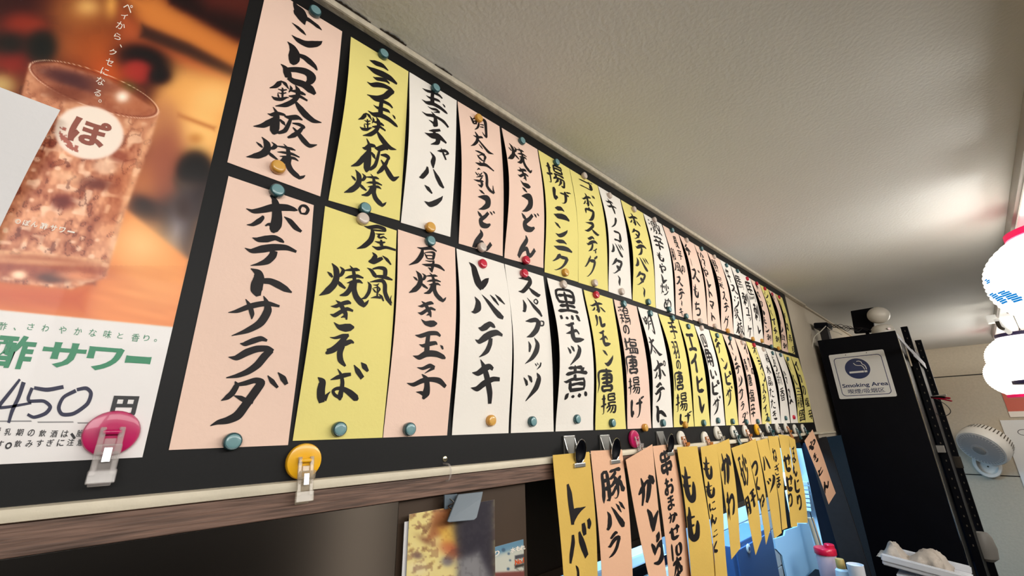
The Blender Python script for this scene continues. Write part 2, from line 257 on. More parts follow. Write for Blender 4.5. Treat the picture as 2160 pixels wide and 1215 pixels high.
# ------------------------------------------------------------------ brush lettering
GLY = {"0":[[25,26,20,28,15,34,12,53,13,61,16,72,21,77,28,79,34,77,39,72,42,58,42,46,41,38,37,29,32,26,25,26]],"1":[[28,26,28,78]],"い":[[24,20,21,24,21,41,22,57,26,71,32,78,41,78,48,69,50,64,49,60],[71,26,78,43,84,64]],"お":[[19,31,34,31,57,28],[41,11,38,18,37,78,34,81,26,80,19,75,18,70,20,65,25,59,31,56,38,55],[38,52,53,49,65,49,72,51,77,56,79,64,75,74,61,81,54,80],[71,25,82,32,86,36]],"ぎ":[[21,25,38,26,51,25],[46,13,49,15,51,25],[19,44,44,44,75,41],[52,25,68,22],[52,25,56,43],[23,62,23,74,29,81,39,84,59,84,64,83,67,79],[72,14,76,21],[82,10,86,17],[59,43,65,61,51,61]],"く":[[65,16,62,17,34,40,29,48,31,54,64,82]],"げ":[[21,18,18,44,18,62,22,81],[43,37,84,35],[68,18,68,52,65,69,61,77,54,84,46,84],[29,58,25,69,21,71],[78,14,81,23],[87,12,89,19]],"じ":[[26,14,29,18,29,68,30,74,33,79,41,84,56,84,68,79,79,68],[56,23,64,34],[69,19,76,29]],"せ":[[32,20,32,68,35,76,44,81,72,80,76,78],[12,41,84,35],[68,17,66,57,62,60,54,59]],"た":[[18,30,33,30,56,27],[37,12,40,16,39,29],[36,31,33,49,21,81],[57,42,82,42],[51,65,51,72,56,79,66,81,83,81]],"ち":[[18,27,32,29,72,25],[38,15,38,28],[36,29,28,61],[31,56,48,49,62,48,72,52,76,56,77,61,75,72,66,80,55,82,36,81]],"つ":[[16,38,45,30,59,28,71,30,80,37,82,44,82,51,80,59,75,66,65,72,54,76,42,77,36,76]],"と":[[26,16,31,18,42,42],[42,42,48,41,73,28],[42,42,40,46,30,56,27,63,28,71,32,77,43,81,56,82,76,80,81,76]],"に":[[28,15,24,19,19,49,19,66,22,82],[49,26,79,26],[29,56,29,59,26,68,22,72],[49,59,46,62,45,69,46,73,50,76,64,79,82,78]],"ね":[[16,32,33,30],[39,12,35,15,34,19,32,50,32,83],[34,42,56,29,67,28,72,29,76,33,79,41,80,56,77,71,71,79,63,81,54,78,51,73,52,66,58,62,67,62,79,65],[31,51,26,53,21,59,15,69,14,74],[79,68,89,74]],"の":[[51,22,46,52,41,64,36,71,29,74,23,72,18,65,16,57,18,46,21,38,27,31,35,26,46,22,59,22,71,27,76,31,81,41,82,56,81,63,75,72,69,77,57,81,52,81]],"ぼ":[[20,19,16,48,16,69,19,84],[44,23,79,22],[42,44,81,43],[26,61,23,70,18,73],[64,23,65,77,59,82,48,82,42,79,40,72,42,68,46,65,60,64,62,62,63,63],[76,14,78,16,79,22],[84,11,86,12,90,20],[66,67,80,73,83,76,84,79]],"ま":[[25,25,52,26,77,24],[52,15,54,72,52,79,46,83,34,83,28,80,25,74,26,68,31,65,39,63,53,64],[25,44,59,45,78,43],[54,66,66,69,78,78]],"み":[[29,21,53,20,46,40,46,46],[42,47,40,54,32,71,27,75,22,76,16,72,15,64,19,55,27,49,36,47,52,47,76,54],[77,40,77,49,74,60,68,73,56,83,48,83],[76,58,85,62,87,66]],"め":[[26,22,34,47,40,58,43,60],[31,36,48,30,57,29],[31,39,25,42,19,51,16,63,17,70,22,75,30,76,43,65],[60,17,59,29],[57,29,49,53,46,58,43,60],[59,29,67,31,76,36,82,46,83,56,80,68,74,75,58,82,51,81],[43,60,43,65],[43,65,46,67]],"や":[[22,22,25,24,35,42,51,84],[42,14,47,14,55,21],[16,46,53,31,62,28,71,28,78,31,82,36,83,43,81,49,77,54,70,56,56,55]],"り":[[31,15,28,33,28,59],[29,39,34,37,38,30,46,23,52,20,58,20,64,23,68,27,72,42,70,61,65,71,59,76,50,80,41,83,36,81]],"わ":[[16,31,33,30],[39,12,35,15,34,19,32,50,32,83],[34,42,60,33,73,34,82,41,85,52,82,64,73,73,58,79],[31,51,26,53,15,69,14,73]],"ィ":[[18,61,24,61,48,51,70,33],[51,51,51,86]],"イ":[[18,52,52,39,72,23],[54,39,54,82]],"ウ":[[49,15,49,29],[21,51,22,29,78,30,79,36,74,53,64,67,54,75,44,80,39,81,34,79]],"エ":[[21,26,78,27,82,23],[49,27,49,75],[16,75,84,76]],"オ":[[19,32,82,32],[60,16,61,32],[15,70,19,71,32,62,59,38],[59,33,61,41,61,78,57,82,45,81]],"カ":[[20,32,74,32,77,33,76,59,72,77,69,80,64,80,55,80,53,78],[46,15,46,29,40,56,32,71,23,79,19,80]],"ク":[[46,13,47,16,44,23,34,36,21,47,17,48],[44,26,75,27,77,28,77,32,69,51,54,69,34,81,26,81]],"グ":[[44,17,49,15],[44,17,40,26,28,40,17,50,11,50],[40,29,72,29,73,34,71,41,62,58,50,71,31,83,27,84,22,83],[73,14,78,22],[81,10,87,18]],"ケ":[[41,13,37,16,33,29,23,44,18,50,13,51],[32,32,82,32,87,29],[59,32,58,48,52,65,40,79,37,81,32,81]],"コ":[[24,25,77,26,77,79],[22,74,77,75]],"ゴ":[[22,28,75,28,75,82],[71,12,74,19],[82,10,86,16],[21,78,75,78]],"ザ":[[13,36,83,37],[35,15,32,19,32,59],[64,18,64,51,61,67,57,74,49,80,44,84,38,82],[76,17,79,25],[84,14,88,22]],"シ":[[33,19,46,27],[19,39,33,47],[19,78,25,80,29,80,52,70,67,59,76,50,82,42,83,37]],"ジ":[[32,19,45,28],[19,39,32,48],[69,19,74,28],[81,16,86,24],[24,81,48,72,64,61,81,43,82,37]],"ズ":[[24,25,67,25,66,34,54,56],[73,14,76,20],[83,10,87,18],[19,81,34,72,50,58,54,56],[54,56,78,81]],"タ":[[47,14,44,22,32,37,20,48,16,48],[44,25,76,26,77,29,75,37,67,52,54,67,36,80,29,82,24,81],[44,47,69,64]],"ノ":[[76,18,72,21,61,47,52,60,34,74,25,79,21,78]],"ヒ":[[29,17,29,69,31,75,38,79,46,79,78,78],[29,45,44,42,75,31]],"ピ":[[29,16,26,20,26,69,27,76,30,79,36,81,52,81,74,79],[26,46,38,44,69,34],[87,18,83,13,76,13,72,16,71,21,74,26,80,28,86,24,87,18]],"ホ":[[18,31,82,31],[51,16,51,78,48,82,38,81],[31,50,20,66,17,68,14,69],[69,49,74,52,83,67]],"ボ":[[17,32,81,32],[49,18,49,79,46,83,37,83,34,81],[29,51,19,67],[70,14,76,22],[81,11,87,20],[68,50,72,53,82,69]],"マ":[[17,25,80,26,79,31,76,37,64,51,50,64],[26,51,32,51,39,57,50,65,62,80]],"ユ":[[25,26,70,27,64,74],[16,74,84,74,88,70]],"ル":[[36,16,33,19,32,42,30,60,25,71,17,80],[56,19,57,77,62,77,70,72,81,64,86,57]],"三":[[19,19,80,19],[25,49,73,49],[14,80,85,80]],"串":[[49,11,49,86],[49,21,22,21,22,39,78,39,77,21,49,21],[18,72,82,72],[18,76,18,54,19,53,81,53,82,55,82,72]],"冷":[[14,15,22,29],[29,40,34,40,37,37,57,16,60,15],[60,11,60,15],[60,15,76,32,85,39],[23,56,14,81],[57,36,62,42],[41,52,77,53,75,59,60,77],[48,71,57,77,68,86]],"刺":[[13,21,53,21],[33,11,33,86],[15,54,15,37,18,36,50,36,51,53,43,54],[64,21,64,64],[32,59,28,61,20,71,12,79],[34,62,44,67,51,72,51,75],[84,13,84,83,82,86,76,87,68,84]],"和":[[11,16,16,18,43,12,48,13],[31,16,29,42,31,86],[13,37,46,37],[30,47,37,50,45,60,45,64],[30,47,25,49,11,73],[56,76,83,76],[56,82,56,21,58,19,83,20,83,82]],"唐":[[51,9,54,10,56,14,56,68],[33,31,78,31,79,54,77,56,32,56],[27,43,86,43],[86,19,19,19,18,61,12,87],[33,84,80,84],[33,84,33,70,34,68,78,68,80,70,80,84]],"四":[[40,18,37,48,32,57,26,62],[59,18,60,54,63,57,75,57],[16,77,83,77],[16,84,16,19,18,18,83,19,83,82]],"塩":[[22,12,23,64],[13,32,38,33,48,17,50,11],[48,20,87,21],[42,29,50,33,79,33,79,47,78,49,50,49,47,48,47,33],[12,70,32,62,36,58],[32,84,88,84],[56,61,56,84],[42,84,43,61,81,61,83,62,83,84],[69,61,69,84]],"手":[[17,16,20,17,27,17,47,16,74,11,79,12],[19,36,82,36],[50,16,49,84,48,85,42,86,33,86,28,84],[13,57,87,57]],"揚":[[24,11,24,80,22,86,14,86],[12,29,33,29],[9,56,11,57,24,55],[47,24,82,24],[24,52,32,51,36,48],[41,48,88,48],[52,48,49,59],[36,68,48,60,84,60,84,73,81,85,78,87,68,85],[82,24,81,13,48,13,47,14,47,35,49,37,80,37,82,35,82,24],[58,60,57,65,52,72,40,83],[72,60,70,69,64,79,58,86,53,86]],"新":[[13,19,47,19],[26,9,29,11,31,19],[20,26,22,33,20,40],[12,40,48,40],[41,26,38,40],[12,55,48,55],[31,41,31,82,28,85,21,83],[22,63,19,65,13,76],[58,41,87,41],[87,14,83,13,58,19,57,61,51,84],[42,66,46,74],[78,41,78,86]],"晶":[[29,27,71,27],[29,27,30,13,69,13,71,16,71,40,69,41,29,41,29,27],[16,68,42,68],[16,84,42,84],[16,84,16,55,19,53,42,54,42,84],[57,68,84,68],[57,84,84,84],[57,84,57,55,59,53,83,54,84,84]],"本":[[14,29,85,29],[50,11,50,86],[41,29,40,37,30,53,17,68,14,70,12,70],[59,29,60,37,68,51,79,64,86,70],[29,69,71,69]],"梅":[[23,11,23,86],[13,29,32,29],[51,11,50,17,42,31],[23,42,29,45,33,52,32,57],[49,20,86,20],[22,48,18,50,11,67,11,72],[41,54,88,54],[61,42,68,46],[59,61,66,65],[66,85,74,87,79,83,81,69,82,36,81,34,50,34,45,74,87,74]],"水":[[15,34,34,34,37,36,34,46,28,60,20,71,14,76],[50,11,50,81,49,85,46,86,39,86,35,84],[51,39,57,43,66,57,76,68,86,75,91,74],[79,29,70,39,61,46]],"激":[[16,12,23,19],[12,36,21,42],[43,11,42,19],[32,31,54,31],[69,11,65,34,61,44],[22,62,13,84],[29,55,57,55],[42,49,42,55],[38,55,36,75,28,86],[68,28,88,28],[54,43,54,21,53,19,33,20,33,42,34,43,61,44],[38,66,52,66,54,68,51,84,48,86,42,86],[65,39,67,41,72,60,75,63],[84,28,80,54,75,68,88,85],[75,72,62,86]],"炒":[[26,11,25,56,22,70,14,84],[17,26,14,29,12,45],[39,26,34,41],[65,11,65,59],[55,24,52,27,47,48],[25,61,29,63,38,72],[76,24,80,26,87,43],[38,84,44,85,63,78,74,68,82,55]],"煮":[[21,17,63,17,70,21],[13,31,87,31],[8,46,14,48,38,42,44,44,74,44,76,46,76,65,73,67,30,67,29,65,29,44],[44,11,44,31],[47,32,41,42],[29,56,76,56],[76,18,66,25,64,30],[26,73,23,75,14,86],[39,78,40,85],[59,76,62,86],[78,74,85,85]],"牛":[[28,13,25,24,16,40,12,41],[25,27,81,27],[51,11,51,86],[13,55,86,55]],"盛":[[21,34,42,34,42,46,40,50,32,52,29,50],[53,11,58,31,62,41,69,49,76,54,84,54,87,48,85,42],[14,56,19,42,21,20,86,20],[68,10,73,14,74,20],[12,85,87,85],[49,52,53,52,64,44,79,28],[41,64,41,84],[23,85,23,64,26,63,76,63,77,66,77,84],[59,63,59,85]],"砂":[[13,15,39,15],[24,15,19,43,19,82],[19,43,36,43,37,44,37,75,19,76],[18,48,13,50,11,56],[51,25,52,29,47,48],[66,11,66,59],[79,24,87,44],[40,84,48,85,64,77,74,69,83,55,86,53]],"種":[[13,18,37,12],[28,16,26,46],[13,36,38,36],[46,15,88,12],[43,26,87,26],[26,46,21,49,12,68,11,73],[26,46,34,51,39,57],[28,48,28,86],[66,14,66,85],[47,49,85,49],[46,72,86,72],[41,85,88,85],[85,49,84,61,49,61,47,59,47,39,48,38,84,38,85,49]],"羽":[[14,15,41,15,42,16,42,82,38,86,28,85],[19,32,26,42],[54,15,81,15,83,16,82,83,77,86,69,86,64,83],[13,69,36,56,42,56],[59,32,66,42],[53,68,76,55,83,54]],"肝":[[18,35,38,35],[50,15,84,15],[18,56,38,56],[68,15,68,86],[48,46,88,46],[12,85,17,65,18,15,19,14,36,14,37,15,37,83,36,85,31,86,27,84]],"芋":[[14,20,86,20],[34,11,34,28],[21,38,80,38],[14,58,86,58],[65,11,65,28],[51,38,50,84,48,86,36,86,31,83]],"菜":[[14,17,86,17],[35,11,35,23],[16,32,31,33,76,28,80,29],[19,41,22,42,27,50],[65,11,65,22],[14,62,87,62],[43,39,47,41,49,48],[11,82,16,84,26,79,41,69,43,63],[50,56,50,86],[79,40,72,52],[56,64,59,69,73,78,84,83,91,82]],"角":[[41,9,26,27,25,63,22,74,18,84],[16,35,20,32,26,31,80,32,80,84,73,86,68,86,63,84],[37,16,64,17,59,31],[26,49,81,49],[52,31,52,84],[25,66,81,66]],"豚":[[16,35,32,35],[42,16,85,16],[16,56,34,56],[38,34,46,33,54,29,63,22,64,16],[57,29,66,49,67,75,61,86,53,87,51,84],[34,54,47,52,62,41],[12,89,16,54,17,14,32,14,33,16,35,61,33,82,31,86,26,86,23,84],[34,74,46,73,61,59,66,57],[66,46,72,43,83,34],[75,42,88,78]],"貝":[[24,31,76,31],[24,48,76,48],[12,85,18,85,36,75,40,74],[76,48,76,15,25,15,25,65,75,65,76,63,76,48],[61,74,64,75,84,86]],"赤":[[23,21,76,21],[15,41,85,41],[50,11,50,41],[24,55,15,70],[41,41,41,52,38,68,30,80,26,84,21,85],[62,41,61,84,55,87,51,86],[74,53,86,71]],"身":[[48,11,53,8],[48,11,47,18],[28,32,71,32],[28,46,71,46],[16,61,71,60],[28,60,28,19,71,19,71,82,69,85,63,86,56,86,51,84],[10,86,16,87,41,77,59,66,61,61],[72,52,78,50,84,43]],"辛":[[19,22,81,22],[13,45,87,45],[48,11,51,21],[32,29,35,38,35,45],[18,66,83,66],[50,45,50,86],[69,29,64,44]],"酒":[[16,13,25,18],[13,37,22,42],[34,16,88,16],[52,16,52,46,46,55,38,55],[68,16,67,50,70,52,84,52],[26,60,14,83],[38,66,84,66],[38,82,84,82],[38,86,38,34,82,34,84,36,84,86]],"野":[[14,30,48,30],[31,15,31,80],[57,15,83,15,82,21,72,32],[15,61,47,61],[31,45,15,45,15,15,47,15,47,45,31,45],[61,28,77,38,79,44],[12,82,49,78],[56,44,87,45,83,60],[70,44,69,84,68,86,62,87,56,85]],"長":[[29,27,75,27],[13,54,87,54],[29,40,75,40],[78,14,31,14,29,15,28,84],[49,54,50,59,54,65,66,77,82,84,90,84],[28,84,52,79],[64,72,82,61]],"青":[[19,16,81,16],[22,28,78,28],[13,39,86,39],[50,11,50,39],[26,61,74,61],[26,73,74,73],[26,87,26,52,28,50,74,51,73,85,69,87,62,87,58,85]],"香":[[20,16,22,17,39,16,73,12,79,13],[14,31,86,31],[9,54,15,55,28,47,40,38,42,31],[50,16,50,48],[22,52,25,56,30,57,74,58],[27,58,27,84],[58,32,61,38,70,45,85,54,89,53],[27,71,74,71],[27,84,74,84],[80,52,74,58],[74,58,74,84]],"馬":[[23,29,77,29],[51,15,51,58],[23,44,78,44],[20,67,19,76,12,86],[80,14,25,14,23,16,23,58,82,58,85,59,82,84,78,87,68,86],[34,70,37,82],[50,69,54,80],[64,67,71,75]],"鶏":[[11,14,19,16,45,12],[14,26,17,34],[24,21,27,23,29,32],[14,48,43,48],[45,22,40,36],[29,42,27,68,21,79,13,86],[12,62,44,62],[68,11,67,18],[55,29,82,29],[55,39,82,39,82,19,55,19,55,60,86,60,87,61,84,86,81,87,74,86],[28,69,31,71,38,78],[55,50,89,50],[52,69,49,84],[62,69,61,72,62,81],[70,71,72,78],[78,68,81,74]],"黒":[[22,27,78,27],[50,14,50,66],[21,53,80,53],[12,66,87,66],[50,41,23,41,23,13,77,13,77,41,50,41],[22,76,17,85],[39,78,40,85],[55,76,58,77,61,86],[73,74,78,76,85,86,88,87]]}
OVR = {"ト":[[0,0,1,15,10,21,25,27,32,26,50,35,24,67,23,22,76,10],[39,29,13,57,28,21,72,33,24,89,42,17,99,53,4]],"ト2":[[0,0,1,10,14,20,22,25,41,29,40,45,37,57,25,45,70,2],[38,45,13,53,40,17,68,42,15,85,46,16,99,51,2]],"ト3":[[0,0,1,16,7,19,21,20,24,19,38,27,20,52,26,26,65,10],[32,25,14,47,23,16,65,28,19,84,36,16,99,42,3]],"ン":[[1,1,2,21,11,20,43,26,6],[8,74,2,36,79,24,65,61,25,90,35,15,99,18,2]],"ン2":[[0,0,1,19,6,13,35,13,14,47,20,2],[6,52,1,26,59,20,53,57,26,78,37,23,92,21,14,100,7,1]],"ロ":[[0,19,1,12,25,15,19,36,22,24,49,18],[18,27,12,38,15,15,62,7,21,79,12,29,78,30,18,71,41,9],[23,48,14,38,52,17,62,48,21,83,53,26,97,61,9]],"鉄":[[0,31,1,9,22,7,14,12,9,17,4,1],[17,5,2,24,7,8,32,15,1],[14,25,1,21,24,4,29,18,2],[15,33,1,22,31,3,29,25,2],[21,18,3,23,31,4,24,41,3],[15,34,1,17,40,4,19,42,1],[6,46,1,12,48,7,22,44,7,31,35,3,35,33,1],[33,6,1,36,11,6,33,22,1],[35,17,2,45,13,7,56,11,8,63,11,3],[34,30,2,43,26,7,53,20,7,68,22,4],[42,0,1,48,8,10,49,22,8,43,37,9,31,52,9,15,63,1],[48,36,5,57,45,13,69,54,15,84,59,11,100,56,1]],"板":[[16,21,1,22,20,6,30,12,7,40,9,5,43,9,1],[22,3,1,29,12,7,30,25,11,30,41,15,30,52,12,30,57,3],[27,23,3,20,38,10,12,49,8,0,57,1],[35,22,3,41,26,7,45,30,1],[41,12,2,50,10,9,61,3,10,70,4,2],[52,6,4,50,22,6,46,40,7,37,50,5,35,51,1],[55,19,2,66,16,7,73,17,7,73,21,3],[73,17,4,68,30,7,60,43,8,52,52,3],[57,27,2,67,35,8,78,45,11,88,50,9,100,42,1]],"焼":[[10,25,1,16,29,7,21,34,4],[17,5,1,26,15,12,29,31,12,25,48,13,14,64,13,0,76,1],[34,8,1,41,14,8,38,24,7,32,30,4],[29,37,3,38,45,9,49,51,4],[43,14,2,56,9,6,69,5,8,76,5,2],[54,0,1,61,7,6,64,16,8,66,29,8],[46,30,1,55,25,6,71,19,8,85,20,3],[51,39,1,62,34,7,76,29,8,84,32,2],[62,36,10,58,51,10,51,62,10,39,68,2],[68,32,8,67,49,11,73,64,13,84,74,14,93,80,7],[90,79,8,96,72,6,100,65,1]],"ポ":[[0,43,1,11,44,8,25,36,11,41,25,14,63,17,13,75,16,8,80,16,2],[32,4,1,40,10,10,45,24,15,48,42,17,48,57,18,45,69,13,44,74,4],[32,65,2,37,60,5,44,62,11],[26,47,3,26,51,6,21,60,9,13,69,6,5,72,1],[59,37,1,69,42,10,80,52,11,90,57,5],[87,21,3,83,13,5,86,4,4,93,2,7,98,7,6,95,17,5,87,20,3]],"テ":[[10,17,1,21,18,11,36,12,16,52,4,12,65,7,10,71,10,3],[0,44,1,13,47,10,32,37,17,53,27,16,77,21,13,98,25,6],[54,35,14,52,48,15,43,63,14,29,73,7,15,80,1]],"サ":[[0,50,1,16,44,9,41,28,13,70,17,13,98,19,5],[28,14,1,38,28,10,45,46,10,46,58,2],[62,0,1,69,12,10,75,33,17,64,64,17,41,85,12,14,100,1]],"ラ":[[18,20,1,28,20,11,44,11,14,60,4,13,74,7,5],[0,53,1,16,53,13,35,39,17,55,29,16,77,26,14,91,30,7],[86,29,14,74,44,18,61,66,17,43,83,14,24,93,10,3,99,2]],"ダ":[[22,18,1,25,24,8,21,36,9,15,43,8,8,48,1],[26,23,5,37,20,8,50,15,9,59,18,12,55,28,13,47,44,13,41,56,13,33,70,14,21,77,11,9,80,7,0,85,1],[24,40,1,33,43,7,43,48,8,52,50,4],[67,6,1,75,15,8,85,25,4],[82,0,1,91,9,10,98,19,6]],"屋":[[14,15,1,26,14,9,47,4,11,65,4,11,69,10,3],[34,18,4,53,13,5,68,10,3],[31,12,3,36,26,12,32,47,13,17,68,11,0,81,1],[43,25,1,54,23,5,66,18,2],[54,23,3,51,31,7,57,32,5,64,27,5,73,30,2],[42,47,1,56,46,8,69,40,3],[58,37,5,60,54,10],[36,62,1,50,64,10,71,54,8,98,53,6]],"台":[[16,0,1,27,11,18,21,27,18,3,39,2],[4,39,5,22,38,13,45,19,15,56,11,10],[55,2,2,73,12,14,90,28,5],[0,64,1,16,70,13,29,84,17,37,91,6],[20,63,5,44,52,11,66,52,18,68,73,16,62,85,10],[30,87,7,58,83,14,80,83,13,98,85,5]],"風":[[18,18,1,26,28,11,24,49,11,14,68,9,0,76,1],[24,18,1,44,10,8,65,4,13,74,14,14,76,38,14,85,57,15,99,76,4],[97,70,10,95,58,5,98,44,1],[36,24,1,48,22,5,55,15,2],[34,35,1,41,41,6,46,46,3],[37,34,2,52,28,5,58,33,6,53,43,4],[41,45,2,55,44,4],[50,23,5,51,40,5,51,59,6],[31,66,1,48,60,8,63,59,7],[55,48,1,65,55,9,73,68,4]],"き":[[0,29,1,17,26,12,41,12,14,59,5,15,70,7,5],[1,55,1,17,56,14,37,41,14,58,28,13,80,31,7],[15,6,1,32,16,15,44,31,16,54,45,16,60,64,5],[39,60,2,50,54,9,58,54,10],[17,79,1,36,91,16,58,91,27,77,87,24,90,85,5]],"そ":[[8,17,1,24,17,8,46,8,13,65,3,9],[64,3,6,50,19,17,40,35,20,22,53,19,5,61,16,3,60,5],[32,38,8,56,30,17,73,22,14,84,25,4],[49,37,17,44,60,18,49,81,18,66,98,6]],"ば":[[0,34,1,9,41,13,9,55,15,11,68,15,14,78,10],[17,73,11,22,64,5,27,58,1],[24,37,1,36,32,8,50,27,9,63,24,6],[35,16,1,43,26,6,48,40,8,48,55,9,47,67,11,48,73,3],[49,69,6,37,64,6,32,57,6,38,52,6,51,52,8,66,59,12,79,68,13,84,71,4],[67,6,1,76,17,11,88,30,9],[81,0,1,89,7,12,98,16,5]],"ニ":[[8,16,1,25,13,19,48,6,18,67,12,3],[0,46,1,22,47,21,51,40,25,75,38,23,97,44,8]],"玉":[[1,17,1,17,17,11,43,7,12,66,4,11,78,10,6],[40,11,12,39,28,13,39,48,16,39,58,14],[15,39,1,27,41,9,47,34,12,64,30,10,70,34,2],[0,69,1,18,71,13,39,60,17,68,58,16,92,64,12,99,67,4],[79,34,1,85,38,8,89,44,4]],"子":[[20,9,1,34,10,7,51,3,10,64,5,5],[62,6,8,54,11,6,40,20,1],[0,43,1,16,45,9,36,36,11,57,32,10,79,34,13,97,46,8],[33,22,1,45,32,12,49,48,14,48,62,19,42,74,5],[24,60,1,35,61,7,44,64,10]],"厚":[[22,12,1,37,11,7,61,3,9,77,7,3],[37,10,5,34,28,12,21,48,10,0,63,1],[41,20,1,46,27,5,50,34,3],[43,20,2,59,14,4,69,14,8,67,27,7,65,33,4],[48,26,3,64,22,3],[50,34,3,67,30,4],[44,40,1,57,39,4,70,34,2],[35,52,1,47,51,7,68,46,8,84,46,10,99,53,3],[68,36,5,64,51,9,62,66,3],[51,56,1,57,58,6,62,63,6]],"レ":[[0,0,1,21,16,29,28,44,35,37,71,38,55,91,26],[49,89,19,67,69,26,85,53,17,97,42,1]],"バ":[[11,18,1,19,30,14,18,44,18,8,55,9,0,56,1],[32,9,1,47,22,9,65,40,14,79,51,17,91,56,8],[56,4,1,68,14,9,80,26,2],[72,0,1,84,9,10,99,20,2]],"キ":[[0,31,1,17,31,13,37,19,17,51,14,13,62,19,8],[0,64,1,18,65,13,37,53,15,63,42,12,85,41,9],[22,0,1,33,15,13,43,34,16,50,53,17,57,74,16,59,97,10]],"チ":[[17,32,1,36,23,12,68,3,10],[0,51,1,29,48,21,62,35,25,98,45,7],[38,26,11,58,45,23,55,65,17,27,85,1]],"ャ":[[1,37,2,29,26,19,68,7,21,94,14,17,69,37,6],[32,1,3,53,33,19,78,71,14]],"ー":[[1,1,2,29,25,26,24,65,33,29,98,7]],"ハ":[[28,2,6,27,21,16,11,48,15,1,54,3],[51,1,2,69,25,18,85,46,18,98,55,7]],"う":[[7,1,2,23,5,14,41,11,4],[1,39,2,28,32,19,60,30,40,62,59,31,34,86,17,7,100,1]],"ど":[[1,31,2,13,42,16,24,50,12],[61,19,15,45,41,16,21,66,20,29,86,31,55,84,22,75,70,8],[69,10,2,78,15,11,85,22,3],[88,1,2,93,5,9,99,10,4]],"ん":[[37,1,2,44,16,19,19,49,19,5,78,15],[5,80,12,24,56,11,47,45,15,59,63,19,74,62,14,95,39,15]],"ス":[[8,18,1,33,12,11,55,7,21,58,20,16,40,43,15,19,63,13,0,67,1],[49,41,4,65,53,17,86,60,17,99,56,2]],"パ":[[10,18,2,16,36,17,10,57,13,1,61,3],[32,6,1,61,32,16,84,48,17,97,63,8],[67,8,3,77,2,5,85,9,7,76,20,5,65,14,5,69,5,4]],"プ":[[1,20,1,25,14,14,55,6,17,69,14,23,55,41,22,27,65,16,0,76,1],[82,5,3,98,6,7,94,19,6,79,22,6,80,5,5]],"リ":[[22,18,2,29,34,16,24,56,7],[55,0,1,71,22,23,63,47,24,37,76,16,0,100,1]],"ッ":[[1,23,4,15,34,16,25,47,11],[33,11,4,50,33,17],[94,6,17,78,41,23,29,81,5]],"モ":[[3,16,1,23,15,11,54,3,8],[0,45,1,26,38,11,61,27,10,75,37,6],[39,3,8,39,25,18,37,48,25,48,59,18,78,55,14,99,51,3]],"ツ":[[1,21,3,16,35,16,21,46,12],[25,12,2,40,22,18,49,34,7],[78,1,3,91,19,27,74,50,25,15,97,2]],"明":[[1,27,2,11,38,14,19,55,13],[14,35,3,32,22,9,38,27,12,33,50,10],[19,44,5,32,36,6],[18,57,5,33,48,7],[53,22,3,50,46,11,40,66,9,23,83,2],[55,28,3,77,8,11,93,7,21,94,47,16,92,83,14,88,93,7],[88,89,11,77,83,7,69,74,2],[58,40,3,82,32,7],[56,53,3,79,45,7]],"太":[[14,20,2,30,19,9,51,8,8,56,10,4],[23,1,3,32,14,13,28,36,11,14,56,8,0,68,1],[33,26,5,55,41,10,77,54,13,100,52,1],[35,44,2,45,50,6,52,55,2]],"豆":[[2,8,2,21,5,11,52,2,6],[11,25,2,21,34,11,34,39,9],[17,27,3,37,10,7,53,12,14,48,33,7],[32,42,5,52,36,7],[19,51,2,29,56,7],[44,39,5,46,52,8],[1,69,2,22,67,15,57,54,16,98,64,5]],"乳":[[15,12,1,24,2,7,31,3,2],[7,24,2,15,30,7,20,34,3],[20,22,2,26,27,6,29,30,3],[40,12,2,33,22,5,29,32,2],[11,44,1,26,35,6,44,24,5],[0,59,1,18,56,9,40,49,8,46,48,3],[40,31,4,31,47,7,38,60,13,34,77,6],[19,70,1,29,72,9,35,75,7],[44,6,3,58,12,13,62,34,12,62,58,13,76,72,14,96,78,7],[96,76,11,92,62,6,91,46,2]],"レ4":[[2,2,7,6,24,17,7,49,18,9,73,18,7,97,10],[6,88,15,22,73,20,47,67,8,72,63,1]],"バ4":[[21,31,8,19,49,13,8,76,13,2,94,6],[48,28,6,54,49,18,63,68,19,75,92,14],[68,10,11,70,27,16,72,40,11],[91,3,10,95,15,15,90,27,8]],"か":[[2,49,5,21,41,19,56,25,9,66,45,24,54,75,22,40,93,12],[26,1,4,32,34,16,27,64,15,13,92,8],[68,11,8,84,30,23,96,48,11]],"し":[[2,2,6,19,31,26,26,65,30,30,94,18],[26,89,20,54,60,27,87,39,8]],"ら":[[60,7,21,61,20,27,45,31,6],[8,21,6,20,43,21,26,63,13],[25,56,10,59,45,13,86,59,31,74,88,28,37,96,13,1,83,4]],"も":[[39,2,5,39,23,16,30,50,28,33,77,27,48,95,16,72,89,24,81,62,20,82,48,7],[7,25,5,27,34,9,69,34,4],[2,50,5,23,59,9,61,58,5]]}
OVR['ホ'] = OVR['ポ'][:-1]
def _dak(ch, base):
    st = [[v * (.86 if i % 3 != 1 else .9) + (0 if i % 3 == 2 else (0 if i % 3 == 0 else 8)) for i, v in enumerate(s)] for s in OVR[base]]
    OVR[ch] = st + [[80, 2, 1, 86, 9, 9, 90, 15, 4], [91, 0, 1, 96, 7, 9, 101, 13, 4]]
_dak('ボ', 'ホ'); _dak('ザ', 'サ'); _dak('ズ', 'ス')
